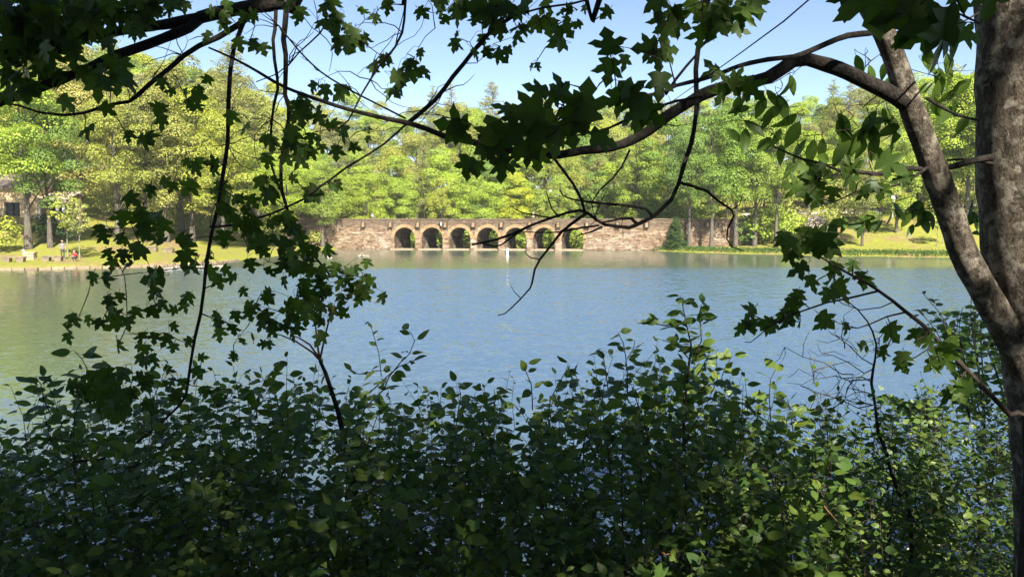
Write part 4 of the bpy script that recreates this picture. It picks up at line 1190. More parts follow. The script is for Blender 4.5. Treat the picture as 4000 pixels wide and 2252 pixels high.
for px, py in [(3377, 854), (3423, 843), (3299, 881), (3249, 901), (3268, 872), (3334, 880), (3361, 899), (3390, 880), (3435, 883), (3567, 806), (3602, 837), (3555, 833), (3513, 814), (3516, 837), (3629, 845), (3559, 899), (3645, 868), (3598, 868), (3816, 876), (3827, 907), (3796, 814), (3480, 850), (3400, 830), (3410, 870), (3540, 860), (3585, 810), (3620, 880), (3800, 850), (3840, 860), (3360, 870)]:
    d = 2.6; q0 = P(px, py - 42, d); rt.connect(q0, .0012)
    a = math.radians(90) + random.gauss(0, .8); tip = RIGHT * math.cos(a) - UPV * math.sin(a) + FWD * random.uniform(-.4, .4)
    rt.leaf(P(px, py, d), tip, -FWD + UPV * random.gauss(.3, .5) + RIGHT * random.gauss(0, .6), 68 * d / FPX, lance_s, to=q0)
rt.finish()

# ------------------------------------------------------------------ overhanging maple: trunk behind the camera, boughs hanging into view
T1 = Vector((.95, -.9, gz(.95, -.9)))
lt = Plant("maple_tree", T1, "dark maple whose boughs hang into view from the upper left", "tree")
lt.branch([T1 + Vector((0, 0, -.3)), T1 + Vector((-.05, .1, 1.6)), T1 + Vector((-.12, .4, 3.2)), Vector((.70, .0, 7.2)), Vector((.5, .4, 9.5)), Vector((.3, .3, 12))], [.2, .16, .14, .12, .09, .03], M_MBARK, "trunk", .1, 12, .03)
lt.branch([Vector((.72, -.1, 6.9)), Vector((.3, 1.2, 6.75)), Vector((-.35, 2.3, 6.1)), P(1180, -60, 3.0), P(1100, 10, 3.0), P(1000, 24, 3.0), P(893, 43, 3.0), P(777, 70, 3.0)], [.075, .06, .045, .03, .027, .027, .026, .024], step=.05, wob=.05)
lt.branch([Vector((.72, -.1, 7.3)), Vector((.9, 1.0, 7.0)), Vector((.75, 1.8, 6.2)), P(2795, -150, 2.2), P(2761, 0, 2.2)], [.05, .04, .03, .013, .011], step=.05)
F1 = [(777, 70), (660, 93), (505, 115), (350, 142), (155, 165), (78, 194), (0, 229), (-120, 270)]
lt.pxb(F1, 42, 22, 3.0, 2.9, wob=.08)
lt.pxb([(780, 75), (738, 109), (583, 171), (466, 212), (350, 264), (233, 313), (78, 371), (0, 398), (-120, 440)], 38, 36, 3.0, 2.8, wob=.08)
lt.pxb([(1000, 45), (932, 97), (854, 144), (777, 179), (718, 217), (660, 268), (583, 330), (536, 373), (505, 396), (447, 406), (388, 421), (330, 441), (252, 450), (155, 439), (78, 414), (0, 396)], 24, 7, 3.0, 2.85, wob=.06)
lt.pxb([(980, 20), (940, 116), (913, 194), (901, 272), (893, 388), (889, 563), (878, 641), (862, 738), (850, 815), (831, 893), (816, 971), (804, 1048), (797, 1126), (784, 1223), (761, 1320), (742, 1437), (734, 1495), (726, 1545), (699, 1584), (621, 1658), (544, 1720), (388, 1794), (291, 1801)], 18, 9, 3.0, 2.6, wob=.06)
lt.pxb([(1078, 20), (1074, 116), (1066, 155), (1072, 233), (1083, 303), (1085, 350), (1070, 408), (1062, 466), (1054, 563), (1058, 640), (1093, 740)], 15, 8, 3.0, 2.8, wob=.06)
lt.pxb([(1120, 10), (1113, 97), (1107, 155), (1116, 214), (1116, 272), (1113, 369), (1128, 419), (1128, 466), (1109, 563), (1097, 641), (1101, 749), (1116, 796), (1132, 854), (1163, 924), (1202, 971), (1249, 1025), (1287, 1072)], 22, 8, 3.0, 2.7, wob=.06)
lt.branch([Vector((.6, .3, 7.6)), Vector((.5, 1.5, 6.9)), P(2380, -120, 2.6), P(2291, 0, 2.6)], [.04, .03, .012, .008])
lt.pxb([(2291, 0), (2233, 15), (2116, 31), (2010, 60), (1932, 109), (1874, 179), (1812, 248), (1769, 299), (1730, 361), (1660, 427), (1594, 478), (1544, 524), (1499, 563), (1427, 610), (1350, 656), (1299, 695), (1249, 730), (1194, 773), (1116, 811), (1058, 835), (1000, 854), (932, 877), (854, 885), (820, 886)], 8, 9, 2.6, 2.75, wob=.05)
lt.pxb([(2000, 65), (1900, 140), (1812, 248), (1769, 299), (1700, 390), (1594, 480)], 16, 18, 2.6, 2.62)
lt.branch([Vector((.3, 1.2, 6.8)), Vector((-.1, 2.2, 6.2)), P(1590, -120, 2.6), P(1584, 0, 2.6)], [.03, .02, .007, .005])
lt.pxb([(1584, 0), (1579, 78), (1571, 128), (1544, 183), (1520, 214), (1485, 252), (1447, 311), (1412, 369), (1388, 419), (1361, 470), (1322, 501)], 10, 6, 2.6, 2.6)
lt.pxb([(1089, 101), (1171, 202), (1252, 280), (1330, 330), (1408, 373), (1485, 412), (1583, 462)], 6, 8, 2.9, 2.6)
lt.pxb([(1300, 50), (1250, 130), (1171, 202), (1130, 250), (1080, 290), (1000, 320)], 7, 4, 2.9, 2.95)
# the drooping bare bough over the bridge
lt.pxb([(2761, 0), (2753, 50), (2726, 194), (2718, 272), (2720, 350), (2722, 408), (2711, 505), (2699, 563), (2672, 641), (2652, 714), (2621, 780), (2582, 819), (2544, 850), (2485, 878), (2458, 889), (2408, 883), (2361, 877), (2330, 858), (2295, 831), (2264, 821), (2214, 831), (2155, 850), (2078, 878), (2000, 914), (1932, 937), (1843, 955)], 21, 9, 2.2, 2.1, wob=.08, step=.03)
lt.pxb([(2820, 0), (2800, 60), (2790, 110), (2760, 160), (2730, 190)], 16, 12, 2.2, 2.2)
lt.pxb([(2600, 370), (2640, 310), (2680, 260), (2720, 215)], 12, 10, 2.2, 2.2)
lt.pxb([(2060, 885), (2000, 925), (1960, 955), (1932, 963), (1885, 951), (1865, 935)], 9, 4, 2.1, 2.1)
lt.pxb([(2290, 833), (2233, 874), (2194, 905), (2163, 944), (2136, 979), (2109, 1013), (2089, 1052), (2078, 1107), (2070, 1126), (2035, 1165), (2000, 1200), (1971, 1225), (1944, 1231)], 13, 4, 2.12, 2.1, wob=.06)
lt.pxb([(2035, 1165), (2010, 1140), (1995, 1115)], 4, 2, 2.1, 2.1)
lt.pxb([(2551, 845), (2524, 815), (2447, 802), (2350, 794), (2280, 786), (2233, 777), (2200, 765), (2185, 740)], 14, 4, 2.15, 2.12)
lt.pxb([(2660, 714), (2718, 730), (2761, 745), (2800, 780), (2858, 819), (2866, 843), (2843, 893), (2839, 932), (2858, 963), (2905, 980)], 13, 4, 2.18, 2.2, wob=.08)
lt.pxb([(2860, 818), (2889, 800), (2901, 757)], 6, 3, 2.2, 2.2)
lt.pxb([(2695, 715), (2720, 740), (2755, 745)], 4, 4, 2.2, 2.2)
lt.pxb([(2490, 876), (2466, 852), (2427, 852), (2388, 862), (2342, 870)], 14, 8, 2.15, 2.12)
lt.pxb([(2340, 880), (2272, 889), (2194, 905), (2136, 909), (2047, 905)], 9, 4, 2.12, 2.1)
lt.pxb([(2352, 885), (2310, 905), (2250, 922)], 10, 4, 2.12, 2.1)
lt.pxb([(2333, 866), (2325, 840), (2345, 790), (2361, 761)], 8, 3, 2.12, 2.12)
lt.pxb([(2180, 842), (2155, 815), (2140, 770), (2132, 740)], 7, 3, 2.1, 2.1)
lt.pxb([(2155, 850), (2100, 842), (2040, 830), (2010, 815), (2000, 805)], 7, 3, 2.1, 2.1)
lt.pxb([(2109, 1013), (2070, 1005), (2055, 990), (2050, 978)], 5, 3, 2.1, 2.1)
lt.pxb([(2270, 780), (2300, 760), (2315, 785), (2340, 745), (2390, 700), (2430, 650), (2460, 585)], 4, 8, 2.1, 2.15)
# fine bare twigs against the sky
rt_ = random.Random(12)
def bare_twigs(pl, pts, n, Lpx, d):
    for _ in range(n):
        x, y = rt_.choice(pts); a = rt_.uniform(0, 6.28); L = rt_.uniform(.5, 1.2) * Lpx
        q = [(x, y)]
        for k in range(5):
            a += rt_.gauss(0, .35); q.append((q[-1][0] + math.cos(a) * L / 5, q[-1][1] + math.sin(a) * L / 5))
        pl.pxb(q, rt_.uniform(3.5, 5), 1.8, d, d + rt_.uniform(-.1, .1), name="twig", mat=M_TWIG, sides=4)
bare_twigs(lt, [(1089, 101), (1171, 202), (1252, 280), (1330, 330), (1250, 130), (1130, 250), (1408, 373)], 16, 190, 2.85)
bare_twigs(lt, [(1571, 128), (1544, 183), (1447, 311), (1660, 427), (1730, 361), (1812, 248), (1594, 478), (1700, 110)], 22, 220, 2.6)
bare_twigs(lt, [(660, 268), (583, 330), (718, 217), (860, 738), (505, 396), (889, 563), (1062, 466), (1113, 369)], 22, 220, 2.85)
bare_twigs(lt, [(2722, 408), (2600, 480), (2447, 802), (2330, 858), (2200, 500), (2240, 722)], 12, 130, 2.05)
CL = [  # clusters: x, y, leaves, spread, leaf length
    (60, 40, 6, 80, 110), (180, 40, 6, 80, 115), (300, 55, 6, 80, 120), (420, 40, 6, 80, 110), (530, 50, 5, 70, 100), (640, 25, 5, 70, 95), (60, 130, 6, 70, 110), (170, 120, 6, 70, 110), (50, 225, 6, 70, 105), (110, 330, 4, 55, 95), (150, 250, 5, 60, 100), (300, 125, 5, 70, 105), (250, 200, 5, 60, 100), (345, 250, 4, 55, 110), (420, 310, 5, 55, 110), (480, 290, 4, 45, 110), (430, 165, 4, 50, 90), (20, 300, 4, 50, 90), (110, 90, 5, 70, 110), (240, 95, 5, 70, 115), (370, 100, 4, 60, 100), (15, 60, 5, 60, 110),
    (200, 20, 6, 80, 105), (90, 15, 6, 80, 105), (330, 20, 6, 80, 105), (480, 15, 6, 80, 95), (580, 20, 5, 70, 90), (700, 15, 4, 60, 85), (130, 190, 5, 60, 100), (200, 165, 5, 60, 95), (30, 175, 5, 60, 100), (90, 275, 4, 50, 95), (380, 60, 5, 70, 105), (560, 85, 3, 50, 80), (220, 280, 3, 45, 85), (850, 30, 3, 50, 75), (1150, 25, 3, 50, 70),
    (330, 505, 1, 0, 105), (270, 405, 1, 0, 90), (425, 432, 1, 0, 90), (500, 535, 1, 0, 80), (590, 545, 2, 30, 75), (545, 545, 1, 0, 60),
    (710, 350, 7, 60, 70), (738, 400, 5, 45, 70), (629, 440, 4, 40, 75), (780, 330, 3, 40, 65), (800, 142, 1, 0, 75), (870, 95, 2, 30, 75), (944, 468, 4, 40, 75), (971, 165, 2, 30, 75), (995, 180, 2, 40, 70), (960, 60, 2, 30, 70),
    (1299, 58, 9, 75, 75), (1342, 105, 5, 55, 80), (1388, 120, 4, 45, 100), (1419, 150, 2, 20, 80), (1330, 165, 2, 20, 90), (1250, 90, 4, 60, 70), (1513, 18, 2, 25, 90), (1423, 50, 1, 0, 60), (1454, 58, 2, 20, 80), (1300, 5, 3, 50, 75),
    (1652, 42, 4, 40, 70), (1738, 45, 7, 60, 80), (1796, 40, 6, 60, 100), (1860, 40, 6, 70, 105), (1835, 165, 4, 40, 75), (1777, 150, 3, 35, 70), (1913, 205, 2, 20, 80), (1959, 198, 2, 25, 85), (1900, 110, 5, 60, 90), (1960, 60, 6, 60, 110), (1551, 280, 7, 45, 85), (1560, 320, 3, 30, 90), (1629, 272, 2, 25, 75), (1497, 222, 3, 35, 70), (1641, 216, 1, 0, 50), (1454, 262, 2, 25, 60), (1590, 210, 2, 40, 50),
    (2047, 50, 5, 50, 110), (2155, 100, 3, 40, 110), (2175, 150, 2, 30, 110), (2105, 80, 2, 20, 80), (2194, 30, 2, 30, 55), (2210, 76, 1, 0, 50), (2249, 15, 2, 25, 50), (2285, 40, 1, 0, 50), (2256, 98, 1, 0, 50), (2367, 52, 1, 0, 80), (2097, 238, 2, 30, 45), (2020, 110, 3, 40, 90),
    (1241, 352, 4, 45, 80), (1311, 371, 3, 35, 80), (1186, 410, 5, 50, 75), (1252, 456, 2, 25, 75), (1280, 480, 2, 25, 70), (1163, 441, 3, 35, 80), (1338, 526, 1, 0, 90), (1423, 507, 2, 20, 45), (1136, 546, 6, 50, 85), (1249, 542, 2, 35, 70), (1060, 540, 3, 40, 75),
    (1136, 596, 5, 50, 85), (1023, 604, 4, 45, 80), (1170, 575, 4, 45, 80), (1260, 584, 1, 0, 55), (1311, 600, 1, 0, 80), (1388, 577, 1, 0, 60), (1039, 759, 2, 25, 105), (1148, 701, 1, 0, 70), (1039, 701, 3, 35, 75), (1217, 751, 4, 35, 95), (1287, 720, 2, 25, 60), (1326, 713, 2, 20, 50), (1078, 864, 3, 40, 80), (1159, 876, 3, 35, 100), (1023, 914, 5, 45, 90), (1078, 953, 5, 50, 90), (1194, 965, 8, 65, 90), (1233, 984, 5, 55, 85), (1280, 975, 4, 45, 70), (1050, 1023, 5, 50, 85), (1109, 1031, 5, 50, 85), (1175, 1070, 9, 65, 80), (1252, 1089, 9, 70, 80), (1330, 1050, 8, 60, 70), (1400, 1045, 3, 40, 60), (1447, 1085, 2, 35, 80), (1408, 1109, 5, 50, 75), (1388, 1147, 5, 50, 80),
    (1272, 1159, 10, 80, 75), (1330, 1159, 8, 70, 75), (1427, 1147, 4, 35, 80), (1155, 1167, 8, 70, 75), (1116, 1225, 8, 70, 75), (1058, 1206, 5, 50, 75), (1058, 1283, 4, 45, 70), (1116, 1276, 6, 55, 75), (1175, 1237, 6, 55, 75), (1322, 1225, 4, 35, 65), (1054, 1334, 2, 25, 60), (1019, 1147, 4, 45, 70), (1220, 1200, 6, 60, 75),
    (516, 780, 1, 0, 75), (583, 752, 1, 0, 85), (672, 733, 1, 0, 80), (734, 738, 1, 0, 90), (652, 712, 1, 0, 70), (757, 654, 3, 35, 70), (816, 654, 2, 30, 75), (843, 744, 2, 25, 75), (905, 742, 3, 30, 80), (971, 759, 2, 30, 75), (594, 700, 2, 30, 50), (505, 856, 4, 40, 100), (563, 876, 4, 40, 100), (621, 876, 6, 45, 100), (544, 837, 4, 40, 90), (396, 903, 1, 0, 80), (435, 907, 1, 0, 60), (408, 934, 1, 0, 70), (478, 934, 2, 25, 70), (536, 965, 2, 25, 85), (427, 996, 1, 0, 80), (478, 1004, 1, 0, 75), (513, 1000, 2, 25, 80), (594, 1062, 2, 15, 120), (466, 1050, 3, 35, 80), (427, 1066, 3, 35, 75), (357, 1093, 1, 0, 90), (730, 934, 4, 35, 85), (718, 973, 4, 40, 85), (777, 1004, 4, 45, 85), (738, 1046, 1, 0, 90), (835, 1011, 4, 45, 85), (854, 953, 4, 40, 80), (893, 876, 4, 40, 80), (951, 884, 5, 45, 80), (893, 806, 3, 35, 75), (963, 953, 4, 40, 80), (980, 850, 3, 40, 75), (874, 1101, 2, 25, 65),
    (419, 1178, 2, 25, 80), (466, 1151, 2, 25, 75), (602, 1140, 2, 30, 70), (458, 1213, 2, 25, 85), (307, 1237, 4, 40, 80), (268, 1283, 2, 25, 75), (396, 1256, 4, 40, 80), (497, 1264, 1, 0, 90), (524, 1225, 1, 0, 80), (614, 1210, 2, 20, 80), (668, 1213, 1, 0, 70), (714, 1175, 2, 20, 70), (579, 1318, 2, 25, 75), (660, 1303, 4, 40, 75), (458, 1353, 1, 0, 90), (559, 1369, 2, 20, 65), (551, 1396, 2, 20, 75), (598, 1411, 1, 0, 75), (676, 1361, 1, 0, 70), (730, 1338, 1, 0, 75), (792, 1396, 1, 0, 55), (660, 1450, 2, 30, 60), (784, 1446, 2, 20, 65), (516, 1458, 2, 25, 70), (567, 1497, 3, 35, 80), (699, 1497, 6, 55, 80), (427, 1497, 7, 55, 90), (350, 1509, 7, 55, 95), (447, 1575, 7, 60, 90), (350, 1575, 7, 60, 90), (835, 1225, 2, 25, 70), (893, 1264, 5, 45, 75), (932, 1314, 5, 45, 70), (913, 1373, 2, 25, 65), (816, 1516, 6, 55, 75), (913, 1536, 5, 50, 75), (520, 1540, 5, 50, 80), (600, 1590, 5, 50, 80), (980, 1250, 4, 50, 70), (1000, 1190, 4, 50, 70)]
big = MB(); nleaf = sum(c[2] for c in CL)
CL.sort(key=lambda c: -c[4])
made = 0
for px, py, n, sp_, L in CL:
    d = 2.75 + .12 * math.sin(px * .01) if px < 1500 else 2.6
    if n > 3 and not (py < 340 and px < 760): n = max(2, int(n * .72))
    lt.cluster(px, py, d, n, sp_ * 1.1, L * .93, maple_m)
lt.finish()
# leaves past the three hundred largest go into one part of the bough
def merge_leaves(pl, keep, name="small_leaves"):
    lv = [o for o in pl.root.children if o.name.split(".")[0] == "leaf"]
    def size(o):
        q = o.matrix_basis.translation + pl.o
        return -o.scale.y / max(.3, q.y) * (1 if q.y > 0 else .01)
    lv.sort(key=size)
    mb = MB(); mats = []
    for o in lv[keep:]:
        M = o.matrix_basis
        if not mats: mats = [o.data.materials[0]]
        mb.add([M @ v.co for v in o.data.vertices], [tuple(p.vertices) for p in o.data.polygons])
        bpy.data.objects.remove(o)
    if mb.v: tag(mb.build(name, mats, pl.root), kind="stuff")
merge_leaves(lt, 298)

# leaf canopy of that maple, above and behind the camera
def canopy(pl, cs, rs, per, L, seed):
    r = np.random.default_rng(seed)
    V, Q = clump_leaves(cs, rs, per, L, L * .8, r, down=-1.1, shell=(.2, 1.0), nj=1.2)
    o = link("canopy", mesh_np("canopy", V - np.array(pl.o), quads=Q, mat=M_CANOPY), pl.root); tag(o, kind="stuff")
r = np.random.default_rng(3)
cs, rs = [], []
SUNNY = [(P(3640, 640, 2.25), .95), (P(3700, 800, 2.25), 1.0), (P(3775, 1000, 2.3), 1.0), (P(3691, 1378, 2.2), .6), (P(1430, 2170, 2.5), .3)]   # spots kept sunny by gaps cut in the unseen canopies
for _ in range(110):
    x_, y_ = r.uniform(-5.5, 5.5), r.uniform(-5, 3.2)
    z_ = r.uniform(7.0, 11.5) + max(0, y_) * .25
    if any(((Vector((x_, y_, z_)) - q).cross(SUN)).length < rq for q, rq in SUNNY): continue
    cs.append(np.array([x_, y_, z_])); s_ = r.uniform(.9, 1.5); rs.append(np.array([s_, s_, s_ * .55]))
canopy(lt, cs, rs, 64, .17, 4)
# unseen maple added behind the viewpoint to keep the bank in shade
T2 = Vector((2.6, -7.5, gz(2.6, -7.5)))
bt = Plant("maple_tree", T2, "unseen maple added behind the viewpoint to shade the near bank", "tree")
bt.branch([T2 + Vector((0, 0, -.3)), T2 + Vector((.1, .2, 4)), T2 + Vector((-.2, .6, 8)), T2 + Vector((-.3, 1.0, 12.5))], [.3, .24, .18, .05], M_MBARK, "trunk", .3, 12)
for k in range(9):
    a = k * .7; zb = 5 + k * .7
    bt.branch([T2 + Vector((0, .4, zb)), T2 + Vector((math.cos(a) * 2, math.sin(a) * 2 + .6, zb + 1.2)), T2 + Vector((math.cos(a) * 4.5, math.sin(a) * 3.5 + .8, zb + 1.8))], [.09, .06, .02], M_MBARK, "branch", .3, 6)
cs, rs = [], []
for _ in range(200):
    x_, y_, z_ = r.uniform(-5.0, 7.5), r.uniform(-11.5, -2.0), r.uniform(7.5, 14.5)
    if any(((Vector((x_, y_, z_)) - q).cross(SUN)).length < rq for q, rq in SUNNY): continue
    cs.append(np.array([x_, y_, z_])); s_ = r.uniform(.9, 1.5); rs.append(np.array([s_, s_, s_ * .6]))
for _ in range(70):   # leaf clumps added along the sun rays to shade the shrubs
    q = P(r.uniform(2150, 3350), r.uniform(1550, 2250), r.uniform(2.6, 3.8)) + SUN * r.uniform(9, 14)
    s_ = r.uniform(.45, .8)
    if any(((q - k).cross(SUN)).length < .75 for k, rq in SUNNY[:3]): continue
    cs.append(np.array(q)); rs.append(np.array([s_, s_, s_ * .6]))
canopy(bt, cs, rs, 70, .2, 9)

# slender maple stem low on the right
ms0 = Vector(P(4010, 1750, 2.2)); ms0.z = gz(ms0.x, ms0.y)
ms = Plant("maple_sapling", ms0, "slender maple sapling leaning left from the foot of the right trunk", "sapling")
ms.branch([ms0 + Vector((0, 0, -.1)), P(4010, 1850, 2.2), P(3944, 1619, 2.2), P(3874, 1545, 2.2), P(3777, 1444, 2.2), P(3680, 1347, 2.2), P(3602, 1266, 2.2), P(3536, 1215, 2.2), P(3485, 1173, 2.2), P(3419, 1126, 2.2), P(3388, 1107, 2.2), P(3330, 1076, 2.2), P(3272, 1045, 2.2), P(3229, 1017, 2.2), P(3179, 990, 2.2)], [.012, .010, .008, .0075, .007, .0065, .006, .0055, .005, .0045, .0042, .004, .0035, .003, .0025], M_TWIG, "trunk")
ms.pxb([(3431, 1136), (3311, 1165), (3233, 1180), (3163, 1204), (3097, 1227), (3039, 1258), (3000, 1277), (2965, 1310), (2932, 1336), (2910, 1335)], 9, 3, 2.2, 2.1)
ms.pxb([(3544, 1217), (3466, 1235), (3396, 1266), (3350, 1281), (3275, 1262)], 8, 3, 2.2, 2.15)
ms.pxb([(3490, 1178), (3440, 1200), (3360, 1210), (3290, 1185), (3270, 1170)], 5, 3, 2.2, 2.15)
ms.pxb([(3670, 1345), (3620, 1365), (3575, 1395), (3530, 1410)], 7, 4, 2.2, 2.15)
for px, py, n, sp_, L in [(3070, 942, 3, 35, 95), (3136, 926, 3, 40, 110), (3180, 950, 2, 30, 110), (3217, 953, 3, 40, 125), (3252, 955, 2, 20, 120), (3109, 1000, 3, 40, 95), (3252, 1062, 1, 0, 95), (3330, 1039, 1, 0, 85), (3369, 1085, 2, 20, 85), (3171, 1109, 1, 0, 85), (3264, 1101, 1, 0, 70), (3241, 1124, 2, 20, 75), (3287, 1120, 1, 0, 80), (3291, 1147, 1, 0, 85), (3241, 1155, 1, 0, 70), (3113, 1159, 1, 0, 70), (3132, 1171, 1, 0, 60), (3097, 1206, 3, 40, 90), (3058, 1225, 2, 30, 85), (3012, 1260, 2, 25, 80), (3070, 1260, 1, 0, 85), (3128, 1256, 1, 0, 75), (3233, 1248, 2, 20, 105), (3311, 1283, 1, 0, 75), (3485, 1299, 1, 0, 115), (3466, 1357, 2, 25, 95), (3621, 1307, 2, 30, 95), (3637, 1338, 1, 0, 80), (3582, 1330, 1, 0, 80), (3536, 1408, 3, 40, 85), (3691, 1380, 5, 45, 105), (3637, 1415, 2, 15, 80), (3738, 1509, 5, 45, 90), (2932, 1225, 1, 0, 80), (2905, 1260, 2, 30, 90), (2940, 1276, 1, 0, 80), (2990, 1252, 2, 20, 75)]:
    ms.cluster(px, py, 2.18, n, sp_, L, maple_m)
ms.finish()

# bare twiggy sapling on the right
bs0 = P(3600, 2200, 3.0); bs0.z = gz(bs0.x, bs0.y)
bs = Plant("bare_sapling", bs0, "mostly bare twiggy sapling right of centre against the water", "sapling")
bs.branch([bs0 + Vector((0, 0, -.1)), P(3560, 2060, 3.0), P(3516, 1937, 3.0), P(3485, 1856, 3.0), P(3458, 1755, 3.0), P(3431, 1689, 3.0), P(3419, 1584, 3.0), P(3404, 1495, 3.0), P(3419, 1398, 3.0), P(3423, 1343, 3.0), P(3408, 1293, 3.0), P(3388, 1254, 3.0), P(3350, 1208, 3.0), P(3303, 1169, 3.0), P(3268, 1145, 3.0)], [.010, .009, .008, .0075, .007, .0065, .006, .0055, .0045, .004, .0035, .003, .0025, .002, .0012], M_TWIG, "trunk", wob=.08)
rb = random.Random(31)
for (x0, y0), (x1, y1) in [((3404, 1480), (3120, 1440)), ((3404, 1490), (3180, 1449)), ((3413, 1425), (3240, 1295)), ((3410, 1440), (3210, 1380)), ((3335, 1462), (3065, 1355)), ((3408, 1582), (3125, 1505)), ((3408, 1580), (3280, 1530)), ((3332, 1480), (3300, 1560)), ((3300, 1560), (3200, 1640)), ((3405, 1540), (3330, 1518)), ((3419, 1398), (3470, 1345)), ((3300, 1360), (3285, 1250)), ((3180, 1449), (3170, 1500)), ((3280, 1530), (3200, 1600)), ((3200, 1600), (3110, 1580)), ((3423, 1343), (3450, 1300))]:
    L = math.hypot(x1 - x0, y1 - y0)
    q = [(x0 + (x1 - x0) * t + rb.gauss(0, .05) * L * (0 < t < 1), y0 + (y1 - y0) * t + rb.gauss(0, .06) * L * (0 < t < 1)) for t in (0, .25, .5, .75, 1)]
    bs.pxb(q, 5, 2.2, 3.0, 2.95, mat=M_TWIG, sides=5)
    for _ in range(4):
        k = rb.randrange(1, 5); a = rb.uniform(0, 6.28); l2 = rb.uniform(40, 110)
        bs.pxb([q[k], (q[k][0] + math.cos(a) * l2 * .5 + rb.gauss(0, 8), q[k][1] + math.sin(a) * l2 * .5), (q[k][0] + math.cos(a + .3) * l2, q[k][1] + math.sin(a + .3) * l2)], 2.8, 1.5, 2.97, 2.95, mat=M_TWIG, sides=4, name="twig")
for px, py in [(3360, 1350), (3375, 1340), (3385, 1362), (3365, 1362), (3190, 1500), (3275, 1515), (3180, 1432), (3410, 1335)]:
    bs.cluster(px, py, 3.0, 1, 0, 38, lance_s)
bs.finish()

# ------------------------------------------------------------------ the thicket of shrubs along the near bank
def outline(px):
    xs = [-300, 0, 100, 220, 330, 420, 700, 1000, 1150, 1300, 1450, 1600, 1700, 1900, 2050, 2200, 2330, 2450, 2560, 2640, 2760, 2820, 2900, 3020, 3100, 3250, 3400, 3500, 3650, 3750, 3850, 4000, 4300]
    ys = [1700, 1680, 1580, 1510, 1490, 1530, 1550, 1530, 1500, 1530, 1540, 1570, 1570, 1600, 1590, 1560, 1500, 1470, 1460, 1450, 1470, 1520, 1580, 1590, 1620, 1680, 1640, 1580, 1560, 1660, 1580, 1540, 1540]
    return float(np.interp(px, xs, ys))
SHRUBS = [(-330, 330, "leafy shrub at the lower left corner, lake showing at its edge"), (300, 800, "leafy shrub below the long hanging maple bough"), (760, 1180, "leafy shrub left of the dark forked stem"), (1140, 1560, "leafy shrub around the dark forked stem"),
          (1520, 1960, "leafy shrub at the bottom centre left, lowest against the water"), (1920, 2320, "leafy shrub at the bottom centre below the white buoy"), (2280, 2640, "leafy shrub left of the tallest spray of leaves"), (2560, 2900, "leafy shrub that bears the tallest spray of leaves"), (2840, 3260, "leafy shrub under the bare twiggy sapling"), (3220, 3640, "small leaved shrub right of the bare sapling"), (3560, 4330, "dark small leaved shrub at the foot of the right trunk")]
sr = random.Random(99)
plants = []
for si, (x0, x1, lab) in enumerate(SHRUBS):
    mid = (x0 + x1) / 2
    c0 = P(mid, 2000, 3.1); c0.z = gz(c0.x, c0.y)
    pl = Plant("shrub", c0, lab, "shrub", "shrubs along the near bank")
    pl.leaves = []
    small = si >= 9
    # stems from the ground
    for k in range(5):
        px = sr.uniform(x0, x1); d = sr.uniform(2.7, 3.9) if not small else sr.uniform(3.0, 5.0)
        top = P(px, outline(px) + sr.uniform(20, 220), d)
        b = Vector((top.x * .85 + c0.x * .15 + sr.gauss(0, .12), d + sr.uniform(-.1, .3), 0)); b.z = gz(b.x, b.y) - .05
        m1 = b.lerp(top, .4) + Vector((sr.gauss(0, .08), sr.gauss(0, .08), 0)); m2 = b.lerp(top, .75) + Vector((sr.gauss(0, .06), sr.gauss(0, .06), 0))
        pl.branch([b, m1, m2, top], [.009, .006, .004, .0015], M_TWIG, "stem", .08, 5, .06, sr.randrange(999))
    area = (x1 - x0) / 400.0
    nsh = int((300 if si not in (8, 9, 10) else (380, 640, 520)[si - 8]) * area)
    for k in range(nsh):
        px = sr.uniform(x0, x1); d = sr.choice([2.55, 2.8, 3.05, 3.3, 3.6, 3.9]) + sr.uniform(-.12, .12)
        if small: d = sr.uniform(2.8, 4.6)
        t_ = outline(px) + (70 if d < 2.9 else 15)
        u = sr.random()
        py = t_ + (2420 - t_) * (u ** 0.80) + 45
        base = P(px, py, d)
        L = sr.uniform(.14, .27)
        dirv = Vector((sr.gauss(0, .55), sr.gauss(-.1, .45), sr.uniform(.35, 1.0))).normalized()
        if u < .06: dirv = Vector((sr.gauss(0, .25), sr.gauss(0, .2), 1)).normalized()
        pl.connect(base, .0014)
        tip = base + dirv * L + Vector((sr.gauss(0, .02), 0, -.02))
        midp = base.lerp(tip, .5) + Vector((sr.gauss(0, .012), sr.gauss(0, .012), .01))
        pl.twig.tube([q - pl.o for q in (base, midp, tip)], [.0016, .0013, .0008], 3, cap=False)
        nl = sr.randint(7, 10)
        Lf = sr.uniform(.036, .068) * (.72 if small else 1.0)
        ph = sr.uniform(0, 6.28)
        for i in range(nl):
            f = .08 + .92 * i / (nl - 1); q = base.lerp(tip, f)
            ph += 2.4
            side = Vector((math.cos(ph), math.sin(ph), sr.uniform(-.1, .35)))
            side = (side - dirv * side.dot(dirv) * .6)
            td = (side + dirv * (.15 if f < .9 else 1.2)).normalized()
            nr = Vector((sr.gauss(0, .55), sr.gauss(-.6, .55), .75))
            l2 = Lf * sr.uniform(.75, 1.2) * (1 - .35 * max(0, f - .75) / .25)
            pl.leaves.append((q + td * l2 * .62, td, nr, l2))
    plants.append((pl, small))
